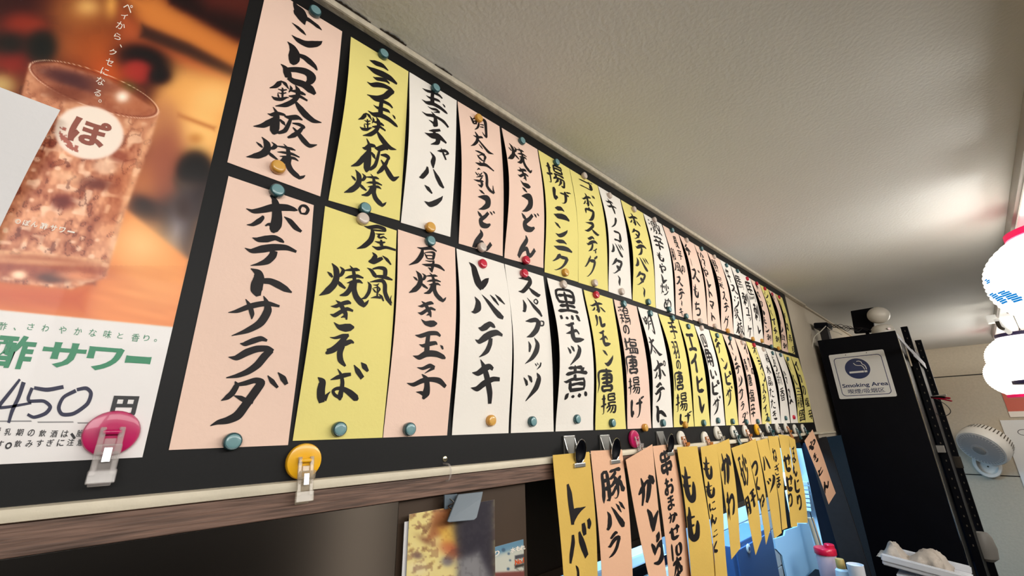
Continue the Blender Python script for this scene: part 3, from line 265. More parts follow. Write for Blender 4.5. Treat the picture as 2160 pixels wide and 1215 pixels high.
def catm(P, n=6):
    P = np.array(P, float)
    out = []; Q = np.vstack([2 * P[0] - P[1], P, 2 * P[-1] - P[-2]])
    for i in range(1, len(Q) - 2):
        p0, p1, p2, p3 = Q[i - 1:i + 3]; L = np.linalg.norm(p2 - p1)
        m1 = (p2 - p0) * .42; m2 = (p3 - p1) * .42
        for m_ in (m1, m2):
            l = np.linalg.norm(m_)
            if l > L * .9: m_ *= L * .9 / l
        for k in range(n):
            t = k / n; out.append((2 * t ** 3 - 3 * t * t + 1) * p1 + (t ** 3 - 2 * t * t + t) * m1 + (-2 * t ** 3 + 3 * t * t) * p2 + (t ** 3 - t * t) * m2)
    out.append(P[-1]); return np.array(out)
def frame2(C):
    T = np.gradient(C, axis=0); T /= np.linalg.norm(T, axis=1)[:, None] + 1e-9
    T2 = T.copy(); T2[1:-1] = T[:-2] + T[1:-1] * 2 + T[2:]; T2 /= np.linalg.norm(T2, axis=1)[:, None] + 1e-9
    return np.c_[-T2[:, 1], T2[:, 0]], T
def strokes(ch, rng, fat=1.0):
    """list of (left, right) outlines, y down, about 0..100"""
    out = []
    if ch in OVR:
        for s in OVR[ch]:
            a = np.array(s, float).reshape(-1, 3)
            if len(a) == 2: a = np.vstack([a[0], (a[0] + a[1]) / 2, a[1]])
            C = catm(a[:, :2]); k = np.arange(len(C)) / 6; w = np.interp(k, np.arange(len(a)), a[:, 2]) * fat
            w = np.convolve(np.r_[w[0], w, w[-1]], [.25, .5, .25], 'valid'); N, _ = frame2(C)
            out.append((C + N * w[:, None] * .5, C - N * w[:, None] * .5))
        return out
    st = GLY[ch]; W = (14 if len(st) <= 3 else 12 if len(st) <= 7 else 9.5 if len(st) < 12 else 7.4) * fat
    for s in st:
        P = np.array(s, float).reshape(-1, 2); P[:, 1] += -.14 * (P[:, 0] - 50); d = P[-1] - P[0]
        if len(P) == 2: P = np.array([P[0], (P[0] + P[1]) / 2 + np.array([0, -2.4 * abs(d[0]) / 50]), P[1]])
        C = catm(P); sg = np.r_[0, np.cumsum(np.linalg.norm(np.diff(C, axis=0), axis=1))]; L = sg[-1]; n = max(6, min(20, int(L / 5) + 4))
        t = np.linspace(0, L, n); C = np.c_[np.interp(t, sg, C[:, 0]), np.interp(t, sg, C[:, 1])]; u = t / L
        N, T = frame2(C); ang = np.arctan2(T[:, 1], T[:, 0]); nib = .8 + .36 * np.abs(np.sin(ang + .44))
        a = math.degrees(math.atan2(d[1], d[0])); h = min(1.0, 9 / max(L, 1)); head = .1 + .9 * np.clip(u / max(h, .1), 0, 1) ** .6
        if L < 20: tail = np.clip((1 - u) / .35, 0, 1) ** .6 * .8 + .2; head = .15 + .85 * np.clip(u / .4, 0, 1) ** .7
        elif 95 < a < 175: tail = np.clip((1 - u) / .75, 0, 1) ** .7 * .94 + .06
        elif 25 < a < 70: tail = (1 + .35 * np.exp(-((u - .78) / .15) ** 2)) * (np.clip((1 - u) / .16, 0, 1) ** .6 * .97 + .03)
        elif abs(a) <= 25: tail = (1 - .3 * np.exp(-((u - .5) / .25) ** 2)) * (np.clip((1 - u) / max(h * .55, .06), 0, 1) ** .5 * .8 + .2)
        else: tail = (1 - .12 * np.exp(-((u - .5) / .3) ** 2)) * (np.clip((1 - u) / max(h * .7, .08), 0, 1) ** .55 * .75 + .25)
        w = W * nib * head * tail * (1 + .1 * np.sin(u * 7 + rng.random() * 6))
        out.append((C + N * w[:, None] * .5, C - N * w[:, None] * .5))
    return out

class Sheet:
    """a hanging sheet of paper: four world corners TL TR BL BR plus a bulge towards the room"""
    def __init__(s, TL, TR, BL, BR, amp=.01, peak=.45, k=0.0, amp2=0.0, nrm=(0, -1, 0), ampR=None):
        s.c = [np.array(v, float) for v in (TL, TR, BL, BR)]; s.amp, s.peak, s.k, s.amp2 = amp, peak, k, amp2; s.aR = ampR; s.n = np.array(nrm, float)
    def P(s, u, t, off=0.0):
        u = np.asarray(u, float)[..., None]; t = np.asarray(t, float)[..., None]
        TL, TR, BL, BR = s.c; B = (TL * (1 - u) + TR * u) * (1 - t) + (BL * (1 - u) + BR * u) * t
        tt = np.clip(t, 0, 1); w = tt ** (math.log(.5) / math.log(s.peak)); b = (s.amp * (1 + s.k * (u - .5)) if s.aR is None else s.amp * (1 - u) + s.aR * u) * np.sin(np.pi * w) ** 1.25 + s.amp2 * np.sin(2 * np.pi * tt) * (u - .5)
        return B + s.n * (b + off)
    def inv(s, px, py):
        x = np.array([.5, .5])
        for _ in range(12):
            q = proj(s.P(np.array([x[0], x[0] + 1e-4, x[0]]), np.array([x[1], x[1], x[1] + 1e-4])))
            J = np.array([(q[1] - q[0]) / 1e-4, (q[2] - q[0]) / 1e-4]).T
            x = x + np.linalg.solve(J, np.array([px, py]) - q[0]); x = np.clip(x, -.3, 1.3)
        return x
    def mesh(s, name, m, parent=None, nu=5, nt=26, th=.0004):
        u, t = np.meshgrid(np.linspace(0, 1, nu), np.linspace(0, 1, nt)); A = s.P(u, t).reshape(-1, 3); Bk = s.P(u, t, -th).reshape(-1, 3); N = nu * nt
        f = []
        for i in range(nt - 1):
            for j in range(nu - 1):
                a = i * nu + j; f.append((a, a + nu, a + nu + 1, a + 1)); f.append((N + a, N + a + 1, N + a + nu + 1, N + a + nu))
        edge = [(j, j + 1) for j in range(nu - 1)] + [((nt - 1) * nu + j + 1, (nt - 1) * nu + j) for j in range(nu - 1)] + [((i + 1) * nu, i * nu) for i in range(nt - 1)] + [(i * nu + nu - 1, (i + 1) * nu + nu - 1) for i in range(nt - 1)]
        f += [(a, b, N + b, N + a) for a, b in edge]
        return mk(name, np.vstack([A, Bk]), f, m, parent)
    def write(s, items, name, m, parent, rng, off=.0005, fat=1.0):
        """items: (char, x0, y0, x1, y1) picture boxes of each character; strokes are laid on the sheet"""
        vs, fs = [], []
        for ch, x0, y0, x1, y1 in items:
            st = strokes(ch, rng, fat); al = np.vstack([np.vstack(p) for p in st]); mn, mx = al.min(0), al.max(0); ext = np.maximum(mx - mn, 1e-6)
            ext = np.maximum(ext, ext.max() * .12)
            g = (al - (mn + mx) / 2) / ext; tw, th = x1 - x0, y1 - y0; c = s.inv((x0 + x1) / 2, (y0 + y1) / 2)
            q = proj(s.P(np.array([c[0], c[0] + .01, c[0]]), np.array([c[1], c[1], c[1] + .01])))
            W = tw / (abs(q[1][0] - q[0][0]) * 100); H = th / (abs(q[2][1] - q[0][1]) * 100)
            for _ in range(14):
                p = proj(s.P(c[0] + g[:, 0] * W, c[1] + g[:, 1] * H)); lo, hi = p.min(0), p.max(0)
                W *= min(1.6, max(.6, tw / (hi[0] - lo[0]))) ** .6; H *= min(1.6, max(.6, th / (hi[1] - lo[1]))) ** .6
                e = np.array([(x0 + x1) / 2, (y0 + y1) / 2]) - (lo + hi) / 2
                q = proj(s.P(np.array([c[0], c[0] + 1e-3, c[0]]), np.array([c[1], c[1], c[1] + 1e-3]))); J = np.array([(q[1] - q[0]) / 1e-3, (q[2] - q[0]) / 1e-3]).T
                c = c + np.linalg.solve(J, e) * .8
            W = min(W, .98)
            for si, (L_, R_) in enumerate(st):
                Q = np.empty((2 * len(L_), 2)); Q[0::2] = L_; Q[1::2] = R_; Q = (Q - (mn + mx) / 2) / ext
                uu = np.clip(c[0] + Q[:, 0] * W, .004, .996); tt = np.clip(c[1] + Q[:, 1] * H, .002, .998)
                b = len(vs); vs += list(s.P(uu, tt, off + si * 2e-6)); fs += [(b + 2 * i, b + 2 * i + 1, b + 2 * i + 3, b + 2 * i + 2) for i in range(len(L_) - 1)]
        return mk(name, vs, fs, m, parent)

# ------------------------------------------------------------------ printed lettering (built-in font, flat print on a plane)
_gc = {}
def glyphmesh(txt, bold=0.0):
    k = (txt, bold)
    if k not in _gc:
        cu = bpy.data.curves.new('t', 'FONT'); cu.body = txt; cu.size = 1; cu.offset = bold; cu.resolution_u = 3
        ob = bpy.data.objects.new('t', cu); COL.objects.link(ob); bpy.context.view_layer.update()
        me = bpy.data.meshes.new_from_object(ob.evaluated_get(bpy.context.evaluated_depsgraph_get()))
        v = np.array([x.co[:2] for x in me.vertices]).reshape(-1, 2); f = [tuple(p.vertices) for p in me.polygons]
        bpy.data.objects.remove(ob); bpy.data.curves.remove(cu); bpy.data.meshes.remove(me); _gc[k] = (v, f)
    return _gc[k]
def printed(name, items, m, parent, bold=0.0):
    """items: (text, origin, x-vector (width of the whole text), y-vector (its height)); fits the text's outline into that box"""
    vs, fs = [], []
    for txt, o_, xv, yv in items:
        v, f = glyphmesh(txt, bold)
        if not len(v): continue
        mn, mx = v.min(0), v.max(0); q = (v - mn) / np.maximum(mx - mn, 1e-6); b = len(vs)
        vs += [Vector(o_) + Vector(xv) * a + Vector(yv) * c for a, c in q]; fs += [tuple(b + i for i in p) for p in f]
    return mk(name, vs, fs, m, parent)
# ================================================================== the room
Z = lambda r: r + HC
CE = 0.585
structure(box('ceiling', (-1.6, -2.4, Z(CE)), (5.45, 2.6, Z(CE) + .05), M['ceiling']))
structure(box('floor', (-1.6, -2.4, -.05), (5.45, 2.6, 0), M['floor']))
wl = structure(box('wall_left', (-1.6, .508, Z(-.075)), (5.45, .58, Z(CE)), M['wall']))
structure(box('wall_left', (-1.6, .508, 0), (.505, .58, Z(-.0755)), M['brown']))
structure(box('wall_left', (.506, .508, 0), (2.40, .58, Z(-.75)), M['brown']))
structure(box('wall_right', (-1.6, -2.45, 0), (5.45, -2.4, Z(CE)), M['wainscot']))
structure(box('added_gleam_panel_1', (1.42, -2.3995, 0), (1.86, -2.37, Z(.15)), M['gleamglow'], bev=.004))  # added glowing panel, unseen, gives the steel hood panel its gleam
structure(box('wall_front', (-1.65, -2.4, 0), (-1.6, 2.6, Z(CE)), M['wall']))
structure(box('wall_kitchen', (-1.6, 2.6, 0), (5.45, 2.65, Z(CE)), M['kwhite']))
wb = structure(box('wall_back', (5.385, -2.4, 0), (5.45, 2.6, Z(CE)), M['dark']))
for i, (a, b) in enumerate(((.341, CE), (-.451, .333), (-1.243, -.459), (-1.85, -1.251))):     # concrete panels with open joints
    for j in range(3):
        box('wall_panel', (5.365, -2.4 + j * 1.0, Z(a)), (5.387, -2.4 + (j + 1) * 1.0 - .006 if j < 2 else .508, Z(b)), M['block'], wb, bev=.002)
# mouldings round the board
structure(box('trim_1', (-.95, .488, Z(.5735)), (2.62, .508, Z(CE)), M['caulk'], bev=.003))
structure(box('trim_2', (2.62, .496, Z(.576)), (5.36, .508, Z(CE)), M['wall'], bev=.002))
structure(box('trim_3', (-.95, .490, Z(-.0575)), (2.30, .506, Z(-.0470)), M['cream'], bev=.004, smooth=True))
structure(box('trim_4', (-.95, .494, Z(-.0800)), (1.30, .507, Z(-.0580)), M['wood'], bev=.001))
structure(box('trim_5', (1.30, .500, Z(-.0800)), (2.30, .507, Z(-.0580)), M['brown'], bev=.001))
structure(box('trim_6', (2.30, .498, Z(-.060)), (2.64, .507, Z(-.052)), M['cream'], bev=.002))
rnd = random.Random(3)
def ragged(name, x0, x1, y, z, w):
    vs = []; n = int((x1 - x0) / .004) + 2
    for i in range(n):
        x = x0 + (x1 - x0) * i / (n - 1); k = w * (.3 + rnd.random()) * math.sin(math.pi * (i + .5) / n) ** .4
        vs += [(x, y, z), (x, y - k, z - k * .35), (x, y, z - .0012)]
    fs = []
    for i in range(n - 1):
        a = 3 * i; fs += [(a, a + 3, a + 4, a + 1), (a + 1, a + 4, a + 5, a + 2), (a + 2, a + 5, a + 3, a)]
    return mk(name, vs, fs, M['dust'])
for k, (a, b, w) in enumerate(((.10, .185, .004), (.20, .245, .005), (.30, .335, .003))):
    o = ragged('dust_seam', a, b, .488, Z(CE) - .0002, w)
    tag(o, ('dark ragged dust line between ceiling and moulding above the first pink strip', 'dark ragged dust line above the yellow niratama strip', 'short dark dust mark on moulding above the white tamago chahan strip')[k], 'dust')

# black magnetic board
bd = box('magnetic_board', (-.90, .5, Z(-.0470)), (2.285, .5075, Z(.5735)), M['board'])
tag(bd, 'long black magnetic board under the ceiling covered with paper menu strips', 'board')
sc = lathe('screw', [(.0001, 0), (.0038, 0), (.0034, .0012), (.0012, .002)], onY(938, 968) + Vector((0, .0002, 0)), (0, -1, 0), M['screw'], bd, 14)
c0 = onY(938, 968)
box('screw_slot', c0 + Vector((-.002, -.0023, -.0005)), c0 + Vector((.002, -.0016, .0005)), M['ink'], sc)
h = onY(944, 996, .49)
hk = tube('cable_hook', [h + Vector((0, .012, .010)), h + Vector((0, -.003, .009)), h + Vector((.001, -.006, 0)), h + Vector((0, -.003, -.009)), h + Vector((0, .008, -.010))], .0012, M['clear'], None)
tag(hk, 'small clear plastic hook on the cream moulding below the screw', 'hook')

# ================================================================== menu strips
rng = random.Random(11)
UX = [.052, .163, .260, .356, .461, .564, .667, .775, .874, .984, 1.092, 1.196, 1.298, 1.400, 1.504, 1.606, 1.700, 1.809, 1.921, 2.030, 2.122]
UE = [.150, .258, .354, .455, .561, .666, .773, .870, .982, 1.085, 1.192, 1.296, 1.396, 1.502, 1.602, 1.698, 1.806, 1.917, 2.027, 2.119, 2.222]
LX = [.054, .156, .258, .359, .469, .573, .686, .796, .897, .995, 1.106, 1.204, 1.307, 1.404, 1.508, 1.610, 1.706, 1.813, 1.935, 2.033, 2.145]
LE = [.152, .257, .351, .464, .568, .679, .790, .891, .990, 1.102, 1.199, 1.300, 1.400, 1.504, 1.606, 1.703, 1.810, 1.925, 2.030, 2.141, 2.262]
def col(txt, a, b, w, h):
    n = len(txt); return [(c, a[0] + (b[0] - a[0]) * i / max(n - 1, 1) - w / 2, a[1] + (b[1] - a[1]) * i / max(n - 1, 1) - h / 2, a[0] + (b[0] - a[0]) * i / max(n - 1, 1) + w / 2, a[1] + (b[1] - a[1]) * i / max(n - 1, 1) + h / 2) for i, c in enumerate(txt)]
UP = [
 ('pink', 'トントロ鉄板焼', [('ト2',618,2,679,64),('ン2',615,48,680,101),('ト',606,88,670,149),('ロ',592,135,667,201),('鉄',568,170,678,260),('板',534,226,669,312),('焼',519,289,644,379)]),
 ('yellow', 'ニラ玉鉄板焼', [('ニ',773,127,838,179),('ラ',774,162,832,211),('玉',776,203,839,269),('鉄',755,238,836,317),('板',740,292,842,383),('焼',725,358,815,437)]),
 ('white', '玉子チャーハン', [('玉',890,186,944,241),('子',890,224,947,270),('チ',896,272,942,306),('ャ',922,312,947,338),('ー',907,320,919,355),('ハ',884,351,937,398),('ン',895,390,934,437)]),
 ('pink', '明太豆乳うどん', [('明',991,245,1028,292),('太',993,278,1041,326),('豆',1002,317,1042,362),('乳',999,354,1044,410),('う',1008,400,1035,443),('ど',1007,445,1044,482),('ん',995,484,1038,530)]),
 ('pink', '焼きうどん', [('焼',1071,302,1122,366),('き',1091,352,1119,398),('う',1100,395,1124,447),('ど',1100,449,1137,490),('ん',1091,496,1130,545)]),
 ('yellow', '揚げニンニク', [('揚',1151,342,1192,398),('げ',1165,394,1204,430),('ニ',1168,435,1201,468),('ン',1170,468,1197,501),('ニ',1168,505,1207,534),('ク',1165,535,1199,570)]),
 ('yellow', 'ゴボウスティグ', [('ゴ',1220,377,1250,403),('ボ',1227,407,1255,436),('ウ',1233,437,1254,466),('ス',1233,468,1264,498),('テ',1237,498,1260,530),('ィ',1251,524,1259,535),('グ',1233,539,1260,584)]),
 ('white', 'キノコバター', [('キ',1277,418,1300,452),('ノ',1289,459,1301,479),('コ',1294,486,1311,512),('バ',1289,513,1315,544),('タ',1290,544,1313,577),('ー',1303,581,1309,603)]),
 ('yellow', 'ホタテバター', [('ホ',1324,449,1351,478),('タ',1332,482,1350,504),('テ',1340,506,1363,538),('バ',1340,542,1368,574),('タ',1341,572,1362,601),('ー',1356,606,1361,627)]),
 ('white', '激辛もやし炒め', [('激',1366,462,1397,498),('辛',1378,497,1400,528),('も',1385,531,1401,553),('や',1390,555,1405,577),('し',1394,578,1407,599),('炒',1393,597,1411,623),('め',1400,629,1416,653)]),
 ('pink', '長芋の和風ステーキ', [('長',1419,498,1433,525),('芋',1428,527,1439,548),('の',1437,560,1445,575),('和',1414,522,1426,550),('風',1422,553,1440,580),('ス',1426,582,1441,605),('テ',1430,608,1444,632),('ー',1436,633,1439,646),('キ',1432,648,1441,667)]),
 ('pink', 'チーズもち', [('チ',1444,514,1457,539),('ー',1455,544,1460,562),('ズ',1458,566,1476,596),('も',1462,599,1474,629),('ち',1465,636,1478,667)]),
 ('pink', '冷やしトマト', [('冷',1471,531,1488,562),('や',1482,563,1494,585),('し',1489,587,1500,608),('ト3',1493,608,1503,629),('マ',1496,634,1506,652),('ト3',1499,659,1509,678)]),
 ('pink', '野菜スティグ', [('野',1500,547,1516,576),('菜',1511,582,1527,610),('ス',1523,614,1534,636),('テ',1526,638,1538,658),('グ',1526,666,1537,696)]),
 ('white', '牛スジ鉄板', [('牛',1529,566,1542,597),('ス',1540,600,1557,622),('ジ',1548,624,1559,649),('鉄',1548,648,1564,678),('板',1552,678,1572,708)]),
 ('white', '馬刺ユッケ', [('馬',1550,580,1569,612),('刺',1564,616,1580,647),('ユ',1573,648,1582,667),('ッ',1579,668,1584,678),('ケ',1577,686,1585,712)]),
 ('white', '馬刺し', [('馬',1571,593,1594,637),('刺',1588,639,1603,678),('し',1597,686,1605,705)]),
 ('pink', 'トロサーモン刺', col('トロサーモン刺', (1596, 604), (1622, 712), 9, 15)),
 ('yellow', 'シンパイチ刺', col('シンパイチ刺', (1616, 622), (1640, 716), 9, 15)),
 ('pink', 'まコリコリ貝刺', col('まコリコリ貝刺', (1630, 626), (1656, 730), 9, 14)),
 ('yellow', 'マグロ赤身', col('マグロ赤身', (1646, 642), (1674, 738), 8, 17)),
]
LO = [
 ('pink', 'ポテトサラダ', [('ポ',519,412,653,492),('テ',516,496,626,561),('ト3',528,566,616,626),('サ',481,624,590,709),('ラ',477,709,578,798),('ダ',443,785,608,899)]),
 ('yellow', '屋台風焼きそば', [('屋',752,474,835,530),('台',774,532,828,592),('風',760,588,827,645),('焼',673,555,778,649),('き',696,633,747,700),('そ',686,704,747,774),('ば',668,764,778,851)]),
 ('pink', '厚焼き玉子', [('厚',862,520,938,575),('焼',862,571,941,638),('き',881,635,922,690),('玉',871,698,940,759),('子',858,767,942,843)]),
 ('white', 'レバテキ', [('レ',989,553,1031,613),('バ',994,621,1065,674),('テ',1002,678,1060,754),('キ',993,758,1054,852)]),
 ('white', 'スパプリッツ', [('ス',1093,582,1140,627),('パ',1102,628,1144,669),('プ',1108,670,1148,712),('リ',1107,712,1138,768),('ッ',1128,764,1142,780),('ツ',1104,786,1141,847)]),
 ('white', '黒モツ煮', [('黒',1170,608,1224,678),('モ',1192,679,1232,723),('ツ',1197,727,1226,771),('煮',1189,770,1239,844)]),
 ('yellow', 'ホルモン唐揚', [('ホ',1244,632,1277,660),('ル',1255,664,1277,691),('モ',1263,696,1288,731),('ン',1271,738,1293,773),('唐',1260,777,1293,829),('揚',1267,828,1300,874)]),
 ('pink', '鶏の塩唐揚げ', [('鶏',1302,646,1330,685),('の',1314,685,1328,705),('塩',1316,712,1347,747),('唐',1319,748,1346,790),('揚',1325,794,1350,832),('げ',1330,835,1358,881)]),
 ('white', '明太ポテト', [('明',1355,661,1382,706),('太',1368,710,1397,751),('ポ',1378,759,1404,801),('テ',1381,806,1402,849),('ト3',1383,856,1406,892)]),
 ('yellow', '手羽の唐揚げ', [('手',1408,677,1429,715),('羽',1415,719,1434,757),('の',1426,759,1436,779),('唐',1422,782,1442,825),('揚',1425,827,1450,869),('げ',1433,867,1459,897)]),
 ('yellow', 'エイヒレ', [('エ',1446,703,1470,741),('イ',1457,745,1472,787),('ヒ',1468,792,1485,829),('レ',1472,834,1486,873)]),
 ('white', '四角いピザ', [('四',1476,704,1493,735),('角',1486,735,1506,774),('い',1497,779,1512,800),('ピ',1501,801,1518,834),('ザ',1503,834,1520,876)]),
 ('yellow', 'テンピザ', [('テ',1507,713,1520,746),('ン',1520,755,1534,780),('ピ',1528,782,1543,813),('ザ',1531,813,1545,857)]),
 ('pink', 'インテリサラダ', [('イ',1536,717,1546,739),('ン',1543,743,1553,762),('テ',1549,764,1562,789),('リ',1557,791,1566,817),('サ',1557,817,1568,845),('ラ',1562,846,1570,866),('ダ',1565,867,1578,893)]),
 ('pink', 'イカの青唐塩辛', [('イ',1569,724,1577,748),('カ',1576,752,1584,775),('の',1584,776,1590,790),('青',1568,757,1578,785),('唐',1576,789,1587,815),('塩',1578,821,1592,848),('辛',1583,851,1593,880)]),
 ('yellow', 'オニオンスライス', [('オ',1586,731,1596,748),('ニ',1596,753,1604,764),('オ',1600,764,1610,783),('ン',1606,787,1614,806),('ス',1607,808,1616,830),('ラ',1608,832,1615,850),('イ',1610,853,1617,870),('ス',1614,871,1624,889)]),
 ('white', '梅水晶たたき', col('梅水晶たたき', (1618, 756), (1634, 876), 11, 20)),
 ('white', 'おつ新香', [('お',1627,749,1636,770),('つ',1631,770,1640,784),('新',1636,785,1650,813),('香',1645,817,1655,846)]),
 ('white', '冷豆', [('冷',1649,782,1661,810),('豆',1661,820,1673,853)]),
 ('yellow', '明太三種盛', [('明',1658,757,1669,782),('太',1670,788,1682,814),('三',1679,818,1690,834),('種',1681,836,1694,860),('盛',1685,862,1699,889)]),
 ('yellow', 'イカの塩辛', col('イカの塩辛', (1680, 772), (1710, 874), 10, 20)),
]
AMPU = [(.001, .007), (.013, .002), (.009, .004), (.010, .007), (.017, .010), (.013, .010), (.010, .010), (.015, .008), (.016, .010), (.013, .012), (.014, .009), (.017, .010), (.015, .007), (.018, .010), (.016, .008), (.012, .010), (.012, .008), (.018, .010), (.014, .006), (.018, .009), (.016, .006)]
AMPL = [(.000, .008), (.007, .007), (.010, .010), (.013, .015), (.014, .008), (.020, .014), (.015, .006), (.012, .009), (.017, .010), (.018, .008), (.013, .009), (.018, .009), (.012, .008), (.018, .007), (.014, .006), (.018, .010), (.012, .008), (.016, .008), (.012, .009), (.017, .007), (.014, .006)]
ROM = {'トントロ鉄板焼': 'tontoro teppanyaki', 'ニラ玉鉄板焼': 'niratama teppanyaki', '玉子チャーハン': 'tamago chahan', '明太豆乳うどん': 'mentai tonyu udon', '焼きうどん': 'yaki udon', '揚げニンニク': 'age ninniku', 'ゴボウスティグ': 'gobo stick', 'キノコバター': 'kinoko butter', 'ホタテバター': 'hotate butter', '激辛もやし炒め': 'gekikara moyashi itame', '長芋の和風ステーキ': 'nagaimo steak', 'チーズもち': 'cheese mochi', '冷やしトマト': 'hiyashi tomato', '野菜スティグ': 'yasai stick', '牛スジ鉄板': 'gyusuji teppan', '馬刺ユッケ': 'basashi yukke', '馬刺し': 'basashi', 'トロサーモン刺': 'toro salmon sashi', 'シンパイチ刺': 'shinpaichi sashi', 'まコリコリ貝刺': 'korikori kai sashi', 'マグロ赤身': 'maguro akami',
'ポテトサラダ': 'potato sarada', '屋台風焼きそば': 'yataifu yakisoba', '厚焼き玉子': 'atsuyaki tamago', 'レバテキ': 'rebateki', 'スパプリッツ': 'supa purittsu', '黒モツ煮': 'kuro motsuni', 'ホルモン唐揚': 'horumon karaage', '鶏の塩唐揚げ': 'tori no shio karaage', '明太ポテト': 'mentai poteto', '手羽の唐揚げ': 'teba no karaage', 'エイヒレ': 'eihire', '四角いピザ': 'shikakui piza', 'テンピザ': 'ten piza', 'インテリサラダ': 'interi sarada', 'イカの青唐塩辛': 'ika no aoto shiokara', 'オニオンスライス': 'onion suraisu', '梅水晶たたき': 'umesuisho tataki', 'おつ新香': 'otsu shinko', '冷豆': 'hiya mame', '明太三種盛': 'mentai sanshu mori', 'イカの塩辛': 'ika no shiokara',
'レバー': 'reba', '豚バラ': 'buta bara', 'かしら': 'kashira', '串おまかせ10本': 'kushi omakase', 'もも': 'momo', 'ももにんにく': 'momo ninniku', 'かわ': 'kawa', '砂肝': 'sunagimo', 'つくね': 'tsukune', 'ハツ': 'hatsu', 'ねぎま': 'negima', 'せせり': 'seseri', 'ぼんじり': 'bonjiri', 'やきとん': 'yakiton'}
clrname = {'pink': 'pink', 'yellow': 'pale yellow', 'white': 'white', 'gold': 'shade-darkened yellow', 'peach': 'shade-darkened pink'}
def make_strip(sh, colr, txt, items, label, group, fat=1.0, th=.0004):
    o = sh.mesh('menu_strip', M[colr], None, th=th); tag(o, label, 'menu strip', group)
    t = sh.write(items, 'lettering', M['ink'], o, rng, fat=fat); t['label'] = 'black brush lettering'
    return o
YB = .4990
UB = [(.2827, .2789), (.2774, .2823), (.2801, .2839), (.2775, .281), (.279, .2846), (.2772, .280), (.279, .2818)]
UBX = {0: (.0507, .1506), 1: (.1608, .2602), 2: (.2626, .3478), 3: (.3644, .4580)}
LTX = {0: (.0544, .1445), 1: (.1578, .2568), 2: (.2589, .3573), 3: (.3601, .4605), 4: (.4626, .5605)}
for k, (c, t, it) in enumerate(UP):
    z0 = Z(.5495 - (.004 if k > 15 else 0)); zl, zr = (UB[k] if k < len(UB) else (.2805 + rng.uniform(-.002, .002),) * 2); zl, zr = Z(zl), Z(zr); xl, xr = UBX.get(k, (UX[k] + .001, UE[k] + .001))
    sh = Sheet((UX[k], YB, z0), (UE[k], YB, z0), (xl, YB, zl), (xr, YB, zr), AMPU[k][0], .47 + rng.uniform(-.04, .04), 0, 0, ampR=AMPU[k][1])
    make_strip(sh, c, t, it, f'{clrname[c]} paper menu strip lettered {t} ({ROM[t]}), upper row', 'paper menu strips in the upper row')
for k, (c, t, it) in enumerate(LO):
    z0 = Z(.2672 + rng.uniform(-.0012, .0012)); tl_, tr_ = LTX.get(k, (LX[k] - .002, LE[k] - .002)); z1 = Z(-.0085 - (.004 if k == 0 else 0)); 
    sh = Sheet((tl_, YB, z0), (tr_, YB, z0 - (.0025 if k < 2 else 0)), (LX[k], YB, z1), (LE[k], YB, z1), AMPL[k][0], .47 + rng.uniform(-.04, .04), 0, 0, ampR=AMPL[k][1])
    make_strip(sh, c, t, it, f'{clrname[c]} paper menu strip lettered {t} ({ROM[t]}), lower row', 'paper menu strips in the lower row')

